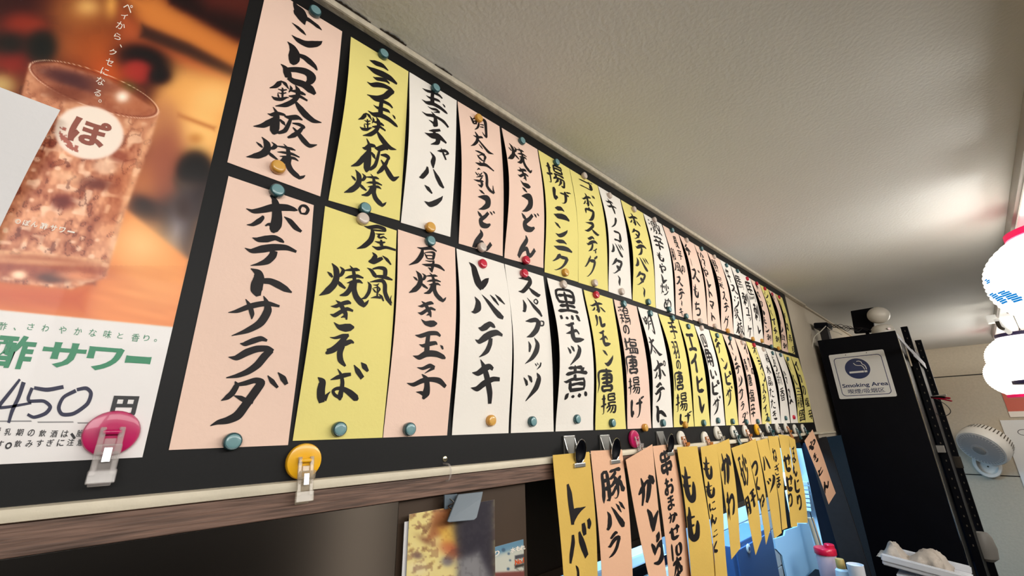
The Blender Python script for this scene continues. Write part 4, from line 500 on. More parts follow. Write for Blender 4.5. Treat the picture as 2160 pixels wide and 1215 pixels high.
# hanging strips under the board
HG = [
 ('gold', 'レバー', [(1166,960),(1243,953),(1181,1215),(1257,1215)], [('レ4',1195,1020,1235,1107),('バ4',1201,1092,1247,1189),('ー',1214,1192,1222,1250)], .006),
 ('peach', '豚バラ', [(1246,951),(1312,948),(1263,1215),(1331,1215)], [('豚',1267,985,1318,1062),('バ',1279,1057,1318,1119),('ラ',1282,1120,1309,1177)], .006),
 ('peach', 'かしら', [(1320,970),(1376,937),(1372,1215),(1408,1215)], [('か',1346,1001,1381,1067),('し',1364,1073,1389,1123),('ら',1373,1120,1402,1192)], -.004),
 ('peach', '串おまかせ10本', [(1377,941),(1420,936),(1408,1215),(1457,1215)], [('串',1391,948,1418,1003),('お',1401,1008,1421,1046),('ま',1407,1044,1423,1077),('か',1409,1080,1429,1104),('せ',1411,1105,1433,1140),('1',1415,1147,1421,1185),('0',1424,1143,1439,1173),('本',1419,1173,1440,1222)], .004),
 ('gold', 'もも', [(1428,943),(1471,941),(1457,1215),(1509,1215)], [('も',1437,984,1468,1061),('も',1443,1069,1476,1143)], .004),
 ('gold', 'ももにんにく', [(1478,943),(1511,936),(1508,1215),(1533,1195)], [('も',1483,963,1503,1012),('も',1487,1015,1508,1051),('に',1495,1056,1510,1081),('ん',1498,1084,1512,1114),('に',1498,1116,1514,1139),('く',1503,1140,1514,1166)], .003),
 ('gold', 'かわ', [(1511,937),(1538,925),(1543,1180),(1562,1156)], [('か',1521,956,1542,1023),('わ',1532,1037,1550,1098)], .004),
 ('gold', '砂肝', [(1543,945),(1574,934),(1594,1171),(1607,1136)], [('砂',1556,957,1578,1026),('肝',1570,1030,1594,1092)], .004),
 ('gold', 'つくね', [(1573,935),(1594,925),(1616,1149),(1625,1117)], [('つ',1584,971,1599,1004),('く',1594,1005,1603,1034),('ね',1599,1040,1614,1084)], .004),
 ('gold', 'ハツ', [(1596,930),(1619,924),(1634,1136),(1649,1124)], [('ハ',1609,961,1625,993),('ツ',1617,1001,1635,1040)], .004),
 ('gold', 'ねぎま', [(1620,920),(1641,920),(1650,1118),(1661,1113)], [('ね',1629,945,1639,975),('ぎ',1633,977,1643,1003),('ま',1637,1005,1647,1030)], .003),
 ('gold', 'せせり', [(1642,916),(1663,919),(1669,1112),(1682,1110)], [('せ',1652,957,1668,996),('せ',1656,1001,1672,1037),('り',1661,1040,1672,1070)], .003),
 ('gold', 'ぼんじり', [(1663,919),(1677,927),(1682,1103),(1704,1103)], [('ぼ',1667,941,1679,977),('ん',1670,980,1682,1007),('じ',1675,1010,1687,1040),('り',1680,1043,1691,1077)], .003),
 ('peach', 'やきとん', [(1697,930),(1714,906),(1748,1064),(1763,1040)], [('や',1706,926,1720,950),('き',1715,955,1726,975),('と',1725,985,1736,1005),('ん',1737,1015,1748,1042)], .002),
]
clipwhere = []
for k, (c, t, q, it, amp) in enumerate(HG):
    P = [onY(*p, .481 if k in (0, 1, 3) else .472 - .0015 * (k % 2)) for p in q]
    for a, b in ((0, 2), (1, 3)):
        d = P[b] - P[a]
        if q[b][1] > 1190: P[b] = P[a] + d * (.285 / d.length)
    sh = Sheet(P[0], P[1], P[2], P[3], amp, .5, rng.uniform(-.6, .6), rng.uniform(-.004, .004))
    make_strip(sh, c, t, it, f'{clrname[c]} paper strip lettered {t} ({ROM[t]}) hanging below the board', 'paper strips hanging below the board', fat=1.2)

# ================================================================== button magnets
def magnet_proto(key):
    b = lathe('button_magnet', [(.0074, 0), (.0081, .001), (.0081, .0045), (.0078, .0066), (.0071, .0074), (.0064, .0073)], (0, 0, 0), (0, -1, 0), M[key], None, 20)
    lathe('magnet_face', [(.0064, .0070), (.0064, .0077), (.0057, .0081), (.003, .0082)], (0, 0, 0), (0, -1, 0), M[key + '_face'], b, 20).location = (0, 0, 0)
    return b
protos = {}
cname = {'teal': 'teal', 'orange': 'amber yellow', 'pale': 'pale pinkish', 'red': 'red'}
def magnet(u, v, key, label, group):
    p = onY(u, v, .4955)
    if key not in protos: o = magnet_proto(key); protos[key] = o
    else:
        s_ = protos[key]; o = s_.copy(); COL.objects.link(o)
        for ch in s_.children: c_ = ch.copy(); COL.objects.link(c_); c_.parent = o
    o.location = (p.x, .4984, p.z); o.rotation_euler = (0, rng.uniform(0, 6), 0)
    tag(o, label, 'magnet', group)
T_, O_, W_, R_ = 'teal', 'orange', 'pale', 'red'
UTOP = [(664,25,T_),(808,115,T_),(918,187,T_),(1009,250,O_),(1100,298,T_),(1173,343,T_),(1232,371,W_),(1285,413,W_),(1337,442,W_),(1380,464,W_),(1417,486,T_),(1448,507,W_),(1479,525,T_),(1506,542,W_),(1532,560,T_),(1555,572,T_),(1576,588,R_),(1596,598,R_),(1613,609,R_),(1628,621,R_),(1643,627,R_)]
UBOT = [(586,353,O_),(769,440,T_),(907,480,O_),(1016,522,W_),(1109,549,R_),(1192,575,O_),(1254,597,W_),(1311,615,W_),(1367,637,T_),(1411,653,T_),(1447,667,T_),(1477,677,W_),(1508,688,W_),(1535,698,O_),(1564,708,W_),(1588,715,O_),(1607,719,O_),(1627,731,T_),(1642,735,O_)]
LTOP = [(584,403,T_),(765,462,W_),(907,509,T_),(1017,557,R_),(1105,577,R_),(1188,600,W_),(1257,622,R_),(1315,641,T_),(1371,661,T_),(1418,671,T_),(1451,689,T_),(1480,692,W_),(1512,708,T_),(1539,714,T_),(1565,723,W_),(1590,728,R_),(1610,737,W_),(1629,745,T_),(1646,749,T_),(1661,757,T_)]
LBOT = [(490,931,T_),(715,905,T_),(863,905,T_),(1035,887,O_),(1122,889,T_),(1216,884,T_),(1291,892,T_),(1360,902,O_),(1398,892,T_),(1445,896,O_),(1484,892,T_),(1514,887,T_),(1545,889,T_),(1574,890,T_),(1598,889,T_),(1620,884,T_),None,(1657,882,T_),(1674,880,R_)]
for lst, names, where in ((UTOP, UP, 'top'), (UBOT, UP, 'bottom'), (LTOP, LO, 'top'), (LBOT, LO, 'bottom')):
    for i, e in enumerate(lst):
        if e is None: continue
        row = 'upper' if names is UP else 'lower'
        magnet(*e, f'{cname[e[2]]} button magnet at the {where} of the {row} {ROM[names[i][1]]} strip', f'button magnets at the {where} ends of the {row} strips')

# ================================================================== magnet clips
def xf(pts, piv, tilt):
    m_ = Matrix.Rotation(tilt, 3, 'X'); return [Vector(piv) + m_ @ Vector(p) for p in pts]
def bars(name, rects, piv, tilt, m, parent, bev=.0006):
    """rects: (x0,x1,z0,z1,y0,y1) boxes local to a hinge, turned about the hinge's x axis"""
    bm = bmesh.new(); mt = Matrix.Rotation(tilt, 3, 'X')
    for x0, x1, z0, z1, y0, y1 in rects:
        vs = bmesh.ops.create_cube(bm, size=1)['verts']; bmesh.ops.scale(bm, vec=(x1 - x0, y1 - y0, z1 - z0), verts=vs); bmesh.ops.translate(bm, vec=((x0 + x1) / 2, (y0 + y1) / 2, (z0 + z1) / 2), verts=vs)
    bmesh.ops.bevel(bm, geom=list(bm.edges), offset=bev, segments=1, affect='EDGES')
    bmesh.ops.rotate(bm, cent=(0, 0, 0), matrix=mt, verts=bm.verts); bmesh.ops.translate(bm, vec=Vector(piv), verts=bm.verts)
    return frombm(name, bm, m, parent)
def disc_clip(u, v, dm, am, label, rad=.0172, group='disc magnet clips along the bottom of the board', turn=0.0, k=1.0):
    c = onY(u, v, .496); c.y = .5; t = thing('magnet_clip', label, 'magnet clip', c, group)
    lathe('magnet_disc', [(rad * .93, 0), (rad, .0015), (rad, .0048), (rad * .95, .0066), (rad * .82, .0072), (rad * .4, .0074)], c, (0, -1, 0), M[dm], t, 36)
    # moulded lugs and hinge pin
    for sx in (-1, 1): box('hinge_lug', c + Vector((sx * .0058 - .0012, -.0115, -.003)), c + Vector((sx * .0058 + .0012, -.0068, .0045)), M[am], t, .0005)
    lathe('hinge_pin', [(.0018, -.006), (.0022, -.005), (.0022, .005), (.0018, .006)], c + Vector((0, -.0098, .001)), (1, 0, 0), M[dm], t, 12)
    piv = c + Vector((0, -.0105, .002)); L = .034 * k; w = .0078
    arm = bars('clamp_arm', [(-w, -w + .004, -L, .003, -.0012, .0012), (w - .004, w, -L, .003, -.0012, .0012), (-w + .0042, w - .0042, -.012, -.006, -.0011, .0011), (-w - .0008, w + .0008, -L - .006, -L + .004, -.0022, .0016), (-w + .0042, w - .0042, -.022, -.020, -.001, .001)], piv, R(-12), M[am], t)
    bars('clamp_jaw', [(-w + .001, w - .001, -L - .002, -.010, -.001, .001), (-w - .0002, w + .0002, -.012, -.004, -.0028, 0)], c + Vector((0, -.0185, -.004)), R(10), M[am], t)
    bars('spring', [(-.0026, .0026, -.024, -.013, -.0014, -.0008)], piv + Vector((0, -.003, 0)), R(-10), M['chrome'], t, .0002)
    return t
disc_clip(236, 914, 'magenta', 'clear', 'large magenta disc magnet with clear clip on the drink poster corner', .0180)
disc_clip(641, 973, 'yellow_plastic', 'smoke', 'large bright yellow disc magnet with clear clip below the lower yellow strip', .0176)
disc_clip(1338, 926, 'magenta', 'clear', 'magenta disc magnet with clear clip holding the kashira strip')
for u, v, dm, am, nm in ((1437,925,'white_plastic','amber','もも'),(1487,925,'white_plastic','amber','ももにんにく'),(1513,913,'white_plastic','smoke','かわ'),(1547,911,'white_plastic','petrol','砂肝'),(1572,909,'white_plastic','amber','つくね'),(1597,906,'yellow_plastic','smoke','ハツ'),(1620,902,'white_plastic','petrol','ねぎま'),(1640,903,'white_plastic','clear','せせり'),(1658,902,'white_plastic','amber','ぼんじり')):
    dn = {'white_plastic': 'off-white', 'yellow_plastic': 'yellow'}[dm]; an = {'amber': 'amber', 'smoke': 'smoky clear', 'petrol': 'dark teal', 'clear': 'clear'}[am]
    disc_clip(u, v, dm, am, f'{dn} disc magnet with {an} clip holding the {ROM[nm]} strip')
disc_clip(1677, 905, 'white_plastic', 'petrol', 'off-white disc magnet with dark teal clip left of the last disc')
disc_clip(1694, 904, 'white_plastic', 'petrol', 'last off-white disc magnet at the far end, holding the yakiton strip')
def bull_clip(u, v, label, plate='satin'):
    c = onY(u, v, .497); c.y = .5; t = thing('bulldog_clip', label, 'clip', c, 'chrome bulldog clips on the board')
    box('magnet_plate', c + Vector((-.015, -.004, -.017)), c + Vector((.015, -.0005, .020)), M[plate], t, .0006)
    for sx in (-1, 1):                                                 # folded cheeks running down to the jaw
        bm = bmesh.new()
        p = [c + Vector((sx * .0148, -.004, .016)), c + Vector((sx * .0148, -.004, -.024)), c + Vector((sx * .0135, -.016, -.026)), c + Vector((sx * .0135, -.012, -.014))]
        q = [x + Vector((-sx * .001, 0, 0)) for x in p]; a = [bm.verts.new(x) for x in p]; b = [bm.verts.new(x) for x in q]
        bm.faces.new(a); bm.faces.new(b[::-1])
        for i in range(4): bm.faces.new((a[i], a[(i + 1) % 4], b[(i + 1) % 4], b[i]))
        frombm('cheek', bm, M['chrome'], t)
    box('jaw', c + Vector((-.0145, -.0235, -.030)), c + Vector((.0145, -.0165, -.023)), M['satin'], t, .0012)
    # thumb lever: an oval dished paddle leaning out from the jaw, with a rolled chrome rim
    piv = c + Vector((0, -.0215, -.025)); n = 28; ax = Vector((0, -.22, 1)).normalized(); out = Vector((0, -1, -.22)).normalized(); ex = Vector((1, 0, 0)); vs = []
    cen = piv + ax * .0200
    rings = ((1.0, 0), (.90, -.0006), (.6, -.0022), (.05, -.003))
    for s_, d in rings: vs += [cen + (ex * math.cos(2 * math.pi * i / n) * .0138 + ax * math.sin(2 * math.pi * i / n) * .0195) * s_ + out * d for i in range(n)]
    fs = [(r * n + i, r * n + (i + 1) % n, (r + 1) * n + (i + 1) % n, (r + 1) * n + i) for r in range(3) for i in range(n)] + [tuple(range(3 * n, 4 * n))]
    nb = len(vs); vs += [v_ - out * .0014 for v_ in vs[:n]]; fs += [(i, nb + i, nb + (i + 1) % n, (i + 1) % n) for i in range(n)] + [tuple(range(nb + n - 1, nb - 1, -1))]
    mk('thumb_lever', vs, fs, M['black'], t, True)
    rim = [cen + ex * math.cos(2 * math.pi * i / 24) * .0141 + ax * math.sin(2 * math.pi * i / 24) * .0198 for i in range(25)]
    tube('lever_rim', rim, .0008, M['chrome'], t, 6)
bull_clip(1202, 945, 'chrome bulldog clip holding the shade-darkened yellow reba strip')
bull_clip(1277, 941, 'chrome bulldog clip holding the shade-darkened pink buta bara strip')
bull_clip(1394, 930, 'chrome bulldog clip holding the shade-darkened pink kushi omakase strip')
# ================================================================== drink poster
def vnoise(x, y, s, seed=0):
    x = x / s + seed * 17.3; y = y / s + seed * 9.1; xi, yi = np.floor(x), np.floor(y); fx, fy = x - xi, y - yi; fx = fx * fx * (3 - 2 * fx); fy = fy * fy * (3 - 2 * fy)
    def h(a, b): v = np.sin(a * 127.1 + b * 311.7) * 43758.5453; return v - np.floor(v)
    return (h(xi, yi) * (1 - fx) + h(xi + 1, yi) * fx) * (1 - fy) + (h(xi, yi + 1) * (1 - fx) + h(xi + 1, yi + 1) * fx) * fy
def poly_d(px, py, poly):
    """signed distance (inside negative) to a polygon"""
    P = np.array(poly, float); d = np.full(px.shape, 1e9); ins = np.zeros(px.shape, bool)
    for (ax, ay), (bx, by) in zip(P, np.roll(P, -1, 0)):
        ex, ey = bx - ax, by - ay; t = np.clip(((px - ax) * ex + (py - ay) * ey) / (ex * ex + ey * ey + 1e-9), 0, 1)
        d = np.minimum(d, np.hypot(px - ax - t * ex, py - ay - t * ey)); c = ((ay > py) != (by > py)) & (px < (bx - ax) * (py - ay) / (by - ay + 1e-9) + ax); ins ^= c
    return np.where(ins, -d, d)
class Paint:
    def __init__(s, px, py, base): s.x, s.y = px, py; s.c = np.tile(np.array(base, float), (len(px), 1))
    def _b(s, a, col): a = np.clip(a, 0, 1)[:, None]; s.c = s.c * (1 - a) + np.array(col, float) * a
    def poly(s, pts, col, soft=2, op=1): s._b(op / (1 + np.exp(np.clip(poly_d(s.x, s.y, pts) / (soft / 2.2), -40, 40))), col)
    def ell(s, cx, cy, rx, ry, col, rot=0, soft=4, op=1):
        a = R(rot); dx, dy = s.x - cx, s.y - cy; u = dx * math.cos(a) + dy * math.sin(a); v = -dx * math.sin(a) + dy * math.cos(a)
        d = (np.sqrt((u / rx) ** 2 + (v / ry) ** 2) - 1) * min(rx, ry); s._b(op / (1 + np.exp(np.clip(d / (soft / 2.2), -40, 40))), col)
def painted(name, sh_pts, nx, nz, y, pf, m, parent=None, th=.0004):
    """printed sheet in the wall plane: pf colours it; printed colour lives on the sheet's own vertices"""
    (x0, z0), (x1, z1) = sh_pts; X, Zz = np.meshgrid(np.linspace(x0, x1, nx), np.linspace(z0, z1, nz)); X, Zz = X.ravel(), Zz.ravel(); V = np.c_[X, np.full(X.shape, y), Zz]
    pc = proj(V); c = pf(pc[:, 0], pc[:, 1]); N = nx * nz
    i, j = np.meshgrid(np.arange(nz - 1), np.arange(nx - 1), indexing='ij'); a = (i * nx + j).ravel(); F = np.c_[a, a + nx, a + nx + 1, a + 1][:, ::-1]
    nb = N; B = np.array([(x0, y + th, z0), (x1, y + th, z0), (x1, y + th, z1), (x0, y + th, z1)])
    me = bpy.data.meshes.new(name); me.vertices.add(N + 4); me.vertices.foreach_set('co', np.vstack([V, B]).ravel())
    k = [0, nx - 1, N - 1, N - nx]; ex = [(nb, nb + 1, nb + 2, nb + 3), (k[1], k[0], nb, nb + 1), (k[2], k[1], nb + 1, nb + 2), (k[3], k[2], nb + 2, nb + 3), (k[0], k[3], nb + 3, nb)]
    F = np.vstack([F, np.array(ex)]); nf = len(F); me.loops.add(nf * 4); me.loops.foreach_set('vertex_index', F.ravel()); me.polygons.add(nf)
    me.polygons.foreach_set('loop_start', np.arange(nf) * 4); me.polygons.foreach_set('loop_total', np.full(nf, 4)); me.update(calc_edges=True)
    c = np.clip(c / 255, 0, 1); lin = np.where(c <= .04045, c / 12.92, ((c + .055) / 1.055) ** 2.4); lin = np.vstack([lin, np.tile([.6, .6, .6], (4, 1))])
    at = me.color_attributes.new('print', 'FLOAT_COLOR', 'POINT'); at.data.foreach_set('color', np.c_[lin, np.ones(N + 4)].ravel()); me.materials.append(m)
    o = bpy.data.objects.new(name, me); link(o, parent); return o
def printmat(name, rough, coat=0):
    m = mat(name, (255, 255, 255), rough, coat=coat); nt = m.node_tree; a = nt.nodes.new('ShaderNodeAttribute'); a.attribute_name = 'print'
    nt.links.new(a.outputs['Color'], nt.nodes['Principled BSDF'].inputs['Base Color']); return m
M['poster'] = printmat('glossy_poster_print', .38, .06)
M['flyer'] = printmat('flyer_print', .45)

def poster_paint(x, y):
    p = Paint(x, y, (96, 48, 34))
    n1 = vnoise(x, y, 46, 1); n2 = vnoise(x, y, 22, 2)
    p._b(.5 * n1, (150, 84, 48)); p._b(.35 * (n2 > .6), (60, 30, 26))
    p.ell(40, 20, 70, 60, (66, 34, 32), soft=40); p.ell(170, 30, 55, 40, (168, 110, 66), soft=30); p.ell(185, 15, 22, 16, (222, 176, 112), soft=14)
    p.ell(235, 12, 12, 22, (226, 170, 96), soft=12); p.ell(140, 95, 42, 30, (150, 92, 58), soft=22); p.ell(205, 110, 60, 45, (176, 96, 50), soft=40)
    p.ell(45, 55, 38, 26, (150, 62, 44), soft=16); p.ell(28, 128, 36, 26, (146, 52, 40), soft=16); p.ell(78, 62, 20, 16, (170, 70, 50), soft=12)
    p.ell(88, 98, 30, 34, (30, 34, 28), soft=16); p.ell(20, 92, 34, 20, (40, 36, 30), soft=16); p.ell(0, 180, 30, 22, (196, 166, 112), soft=14)
    p.poly([(262, -10), (330, -10), (520, 100), (505, 175), (300, 62)], (206, 132, 72), 16); p.poly([(255, 20), (300, 60), (505, 170), (500, 186), (250, 96)], (178, 96, 60), 14)
    p.poly([(300, 52), (400, 92), (508, 150), (503, 172), (395, 118), (296, 78)], (74, 50, 42), 8); p.poly([(345, -30), (560, -30), (530, 96), (470, 66), (360, 8)], (44, 24, 26), 10)
    p.poly([(395, -30), (560, -30), (530, 40), (440, 20)], (96, 48, 40), 20)
    p.poly([(345, 130), (504, 168), (470, 330), (440, 560), (330, 560), (320, 240)], (232, 172, 104), 20); p.ell(420, 280, 40, 46, (244, 196, 128), soft=26); p.ell(450, 210, 40, 30, (240, 190, 124), soft=20)
    p.poly([(375, 238), (455, 268), (452, 275), (374, 246)], (196, 130, 78), 5); p.ell(412, 292, 14, 10, (206, 146, 84), soft=8)
    p.ell(302, 132, 58, 36, (26, 18, 20), 14, soft=14); p.ell(288, 152, 34, 26, (168, 62, 56), soft=10); p.ell(338, 160, 20, 16, (34, 20, 22), soft=10); p.ell(262, 186, 22, 14, (86, 96, 50), soft=10); p.ell(225, 160, 30, 36, (196, 96, 48), soft=24)
    p.ell(345, 262, 34, 50, (196, 138, 96), soft=18); p.ell(340, 370, 52, 96, (160, 98, 78), 10, soft=18); p.ell(300, 400, 26, 50, (184, 118, 80), soft=20)
    p.ell(412, 366, 40, 48, (28, 22, 22), soft=12); p.poly([(372, 380), (452, 392), (432, 470), (380, 440)], (96, 78, 66), 14); p.ell(300, 440, 42, 24, (34, 22, 26), 24, soft=12)
    p.poly([(330, 430), (440, 380), (410, 560), (392, 560), (330, 500)], (52, 42, 46), 24); p.ell(372, 486, 16, 46, (170, 168, 178), 14, soft=22, op=.8); p.ell(388, 440, 18, 22, (70, 52, 50), soft=14)  # dark reflection and white gleam on the glossy sheet, painted into the print
    p.poly([(250, 428), (398, 548), (372, 700), (-200, 660), (-200, 585), (200, 600)], (226, 142, 82), 6); p.ell(300, 520, 60, 44, (244, 196, 138), 40, soft=40); p.ell(340, 600, 60, 50, (232, 160, 98), soft=36)
    p.poly([(-100, 590), (190, 606), (180, 660), (-100, 640)], (196, 96, 52), 24); g = vnoise(x, y * 5 - x * 1.1, 60, 5); p._b(.18 * g * (y > 560) * (y < 690), (170, 88, 44))
    # the tumbler
    body = [(62, 135), (120, 132), (230, 168), (336, 236), (318, 300), (262, 450), (222, 586), (150, 610), (-40, 590), (-70, 520), (20, 300)]
    d = poly_d(x, y, body); ins = 1 / (1 + np.exp(np.clip(d / 1.4, -40, 40)))
    a = vnoise(x + y * .3, y, 34, 7); b = vnoise(x, y + x * .4, 15, 8); c = vnoise(x * 1.3, y, 7, 9)
    t = np.clip(.45 * a + .35 * b + .2 * c, 0, 1)[:, None]; w = np.clip((t - .2) / .5, 0, 1); g1 = np.array((146, 78, 58.)) * (1 - w) + np.array((226, 168, 134.)) * w
    hv = np.clip((vnoise(x * .9 + y * .3, y * 1.2 - x * .2, 15, 12) - .64) / .22, 0, 1)[:, None]; g1 = g1 * (1 - .6 * hv) + np.array((255, 228, 200.)) * .6 * hv; lo = (np.abs(b - .25) < .04); g1 = np.where(lo[:, None], g1 * .6 + np.array((90, 44, 40.)) * .4, g1)
    up = np.clip((235 - y + x * .30) / 50, 0, 1)[:, None]; g1 = g1 * (1 - .55 * up) + np.array((206, 152, 118.)) * .55 * up
    p.c = p.c * (1 - ins[:, None]) + g1 * ins[:, None]
    p.ell(196, 190, 142, 36, (150, 84, 62), 20, 4, .55); p.ell(160, 170, 70, 16, (58, 34, 46), 16, 8, .75); p.ell(250, 205, 64, 16, (190, 120, 84), 26, 8, .5)
    for rr, cc in ((0, (246, 214, 190)), (4, (120, 56, 40))):
        dx, dy = x - 198, y - 188; aa = R(20); u = dx * math.cos(aa) + dy * math.sin(aa); v = -dx * math.sin(aa) + dy * math.cos(aa); k = np.sqrt((u / (144 - rr)) ** 2 + (v / (38 - rr)) ** 2); p._b(.7 * np.exp(-((k - 1) / .012) ** 2), cc)
    p.ell(258, 204, 12, 10, (255, 240, 222), soft=8); p.ell(135, 198, 46, 16, (120, 66, 50), 8, 6, .7); p.ell(222, 352, 26, 16, (246, 214, 186), 10, 5, .7); p.ell(250, 330, 22, 12, (140, 70, 54), 20, 5, .7)
    p.ell(205, 388, 40, 12, (104, 48, 40), 8, 6, .8); p.ell(140, 372, 34, 10, (240, 196, 160), 12, 6, .6); p.ell(132, 425, 22, 16, (120, 52, 44), soft=8); p.ell(250, 420, 30, 70, (204, 128, 84), 16, 14, .5)
    p.poly([(300, 300), (336, 236), (332, 250), (262, 456), (226, 580), (216, 578), (250, 450)], (236, 190, 150), 4, .5)
    p.poly([(-60, 520), (226, 548), (216, 562), (-60, 540)], (240, 200, 160), 3, .6); p.ell(90, 566, 130, 26, (150, 66, 40), 3, 8, .8); p.ell(112, 586, 30, 10, (60, 26, 24), 2, 6, .8); p.ell(40, 580, 16, 9, (255, 220, 190), soft=5); p.ell(160, 582, 40, 8, (232, 160, 120), 2, 6, .8); p.ell(60, 552, 100, 6, (236, 190, 150), 3, 4, .6)
    p.ell(188, 280, 73, 56, (238, 220, 206), 8, 2.5)
    k = np.hypot((x - 176) / 44, (y - 276) / 40); an = np.degrees(np.arctan2(y - 276, x - 176)); p._b(.85 * (np.abs(k - 1) < .17) * ((an > 105) | (an < -170)) * (vnoise(x, y, 5, 3) > .32), (166, 96, 84))
    # white lower band
    e = y - (654 + x * .098); p._b(1 / (1 + np.exp(np.clip(-e / .8, -40, 40))), (233, 229, 227))
    p._b(.9 * ((np.abs(y - (888 + x * .02)) < 1.0) & (x < 188)), (60, 60, 66))
    top = y < 654 + x * .098; cc = (p.c - 118) * 1.25 + 110; g_ = cc.mean(1, keepdims=True); cc = g_ + (cc - g_) * .98
    return np.where(top[:, None], cc, p.c)
X1 = onY(300, 965).x
po = painted('drink_poster', ((-.20, Z(-.0175)), (X1, Z(.565))), 290, 720, .4990, poster_paint, M['poster'])
tag(po, 'drink poster with an iced amber tumbler over a white price panel', 'poster')
YP = .4986
def pbox(t, x0, y0, x1, y1, grow=1.0):
    """a character that fills the picture box between (x0,y0) and (x1,y1) on the poster"""
    cx, cy = (x0 + x1) / 2, (y0 + y1) / 2; a = onY(cx, cy, YP); q = proj([a, a + Vector((.001, 0, 0)), a + Vector((0, 0, .001))])
    dx = (q[1] - q[0]) * 1000; dz = (q[2] - q[0]) * 1000; w, h_ = x1 - x0, y1 - y0
    W = w / (abs(dx[0]) + .25 * abs(dz[0])) * grow; H = h_ / (abs(dz[1]) + .25 * abs(dx[1])) * grow
    return (t, a + Vector((-W / 2, 0, -H / 2)), (W, 0, 0), (0, 0, H))
def cbox(t, cx, cy, s, sy=None): sy = sy or s; return pbox(t, cx - s / 2, cy - sy / 2, cx + s / 2, cy + sy / 2)
printed('slogan', [cbox(t, u, v, s) for t, u, v, s in (('ペ',270,16,19),('イ',262,34,14),('か',255,54,18),('ら',248,77,15),('、',255,97,6),('ク',238,110,15),('セ',231,131,16),('に',221,151,16),('な',212,171,18),('る',206,196,15),('。',211,213,7))], M['offwhite'], po, .004)
printed('glass_logo', [cbox('ぽ', 190, 278, 84, 62)], M['printbrown'], po, .035)
printed('glass_name', [cbox(t, u, v, s, s * .9) for t, u, v, s in (('○',38,467,12),('ぽ',56,470,15),('ん',73,473,14),('酢',93,477,16),('サ',113,481,15),('ワ',131,485,14))] + [cbox('ー', 150, 489, 16, 4)], M['offwhite'], po, .03)
printed('green_line', [cbox(t, u, v, s) for t, u, v, s in (('酢',6,688,17),('、',31,694,6),('さ',65,689,14),('わ',96,692,15),('や',132,696,16),('か',165,699,16),('な',196,702,16),('味',227,705,17),('と',254,708,12),('香',286,712,17),('り',309,713,13),('。',328,718,6))], M['green'], po)
printed('green_title', [pbox('酢', -12, 706, 74, 778), pbox('サ', 86, 722, 183, 776), pbox('ワ', 181, 732, 261, 782), pbox('ー', 264, 751, 320, 767)], M['green'], po, .034)
printed('yen_sign', [pbox('円', 234, 835, 291, 878)], M['printblack'], po, .045)
printed('small_print', [cbox(t, u, v, 15) for t, u, v in zip('授乳期の飲酒は、胎', (-6, 17, 42, 66, 90, 114, 137, 154, 169), (909, 911, 912, 913, 914, 915, 915, 920, 914))] + [cbox(t, u, v, 15) for t, u, v in zip('す。飲みすぎに注意', (0, 18, 38, 62, 84, 106, 128, 149, 170), (937, 940, 936, 936, 935, 934, 934, 933, 933))], M['printblack'], po, .012)
def penstrokes(name, lst, y, m, parent):
    vs, fs = [], []
    for s in lst:
        a = np.array(s, float).reshape(-1, 3); C = catm(a[:, :2]); w = np.interp(np.arange(len(C)) / 6, np.arange(len(a)), a[:, 2]); N, _ = frame2(C); b = len(vs)
        for p_, n_, ww in zip(C, N, w): vs += [onY(*(p_ + n_ * ww / 2), y), onY(*(p_ - n_ * ww / 2), y)]
        fs += [(b + 2 * i, b + 2 * i + 1, b + 2 * i + 3, b + 2 * i + 2) for i in range(len(C) - 1)]
    return mk(name, vs, fs, m, parent)
penstrokes('handwritten_price', [[42,800,5,22,826,7,-2,856,8,-4,860,7,20,858,6,66,850,5],[50,806,9,40,836,8,26,866,8,18,892,6],[68,818,7,60,838,7,62,846,7,92,846,7,106,858,8,96,872,8,72,880,7,58,874,6],[72,818,7,100,822,9,134,816,8],[160,824,8,134,838,7,124,860,8,132,874,8,156,872,8,184,852,8,192,830,8,182,819,8,162,822,7]], YP, M['marker'], po)
# loose white sheet over the poster's left side
TRp, e2 = onY(127, 232, .484), onY(2, 478, .489); d = (e2 - TRp); BRp = TRp + d * 1.5
tl = onY(0, 184, .489); dl = (tl - TRp); TLp = TRp + dl * 1.5
sh = Sheet(TLp, TRp, TLp + d * 1.5, BRp, .004, .5, 0, .003); ws = sh.mesh('loose_sheet', M['sheetwhite'], None, 8, 20)
tag(ws, 'plain white sheet with a lifted corner taped over the drink poster', 'paper sheet')

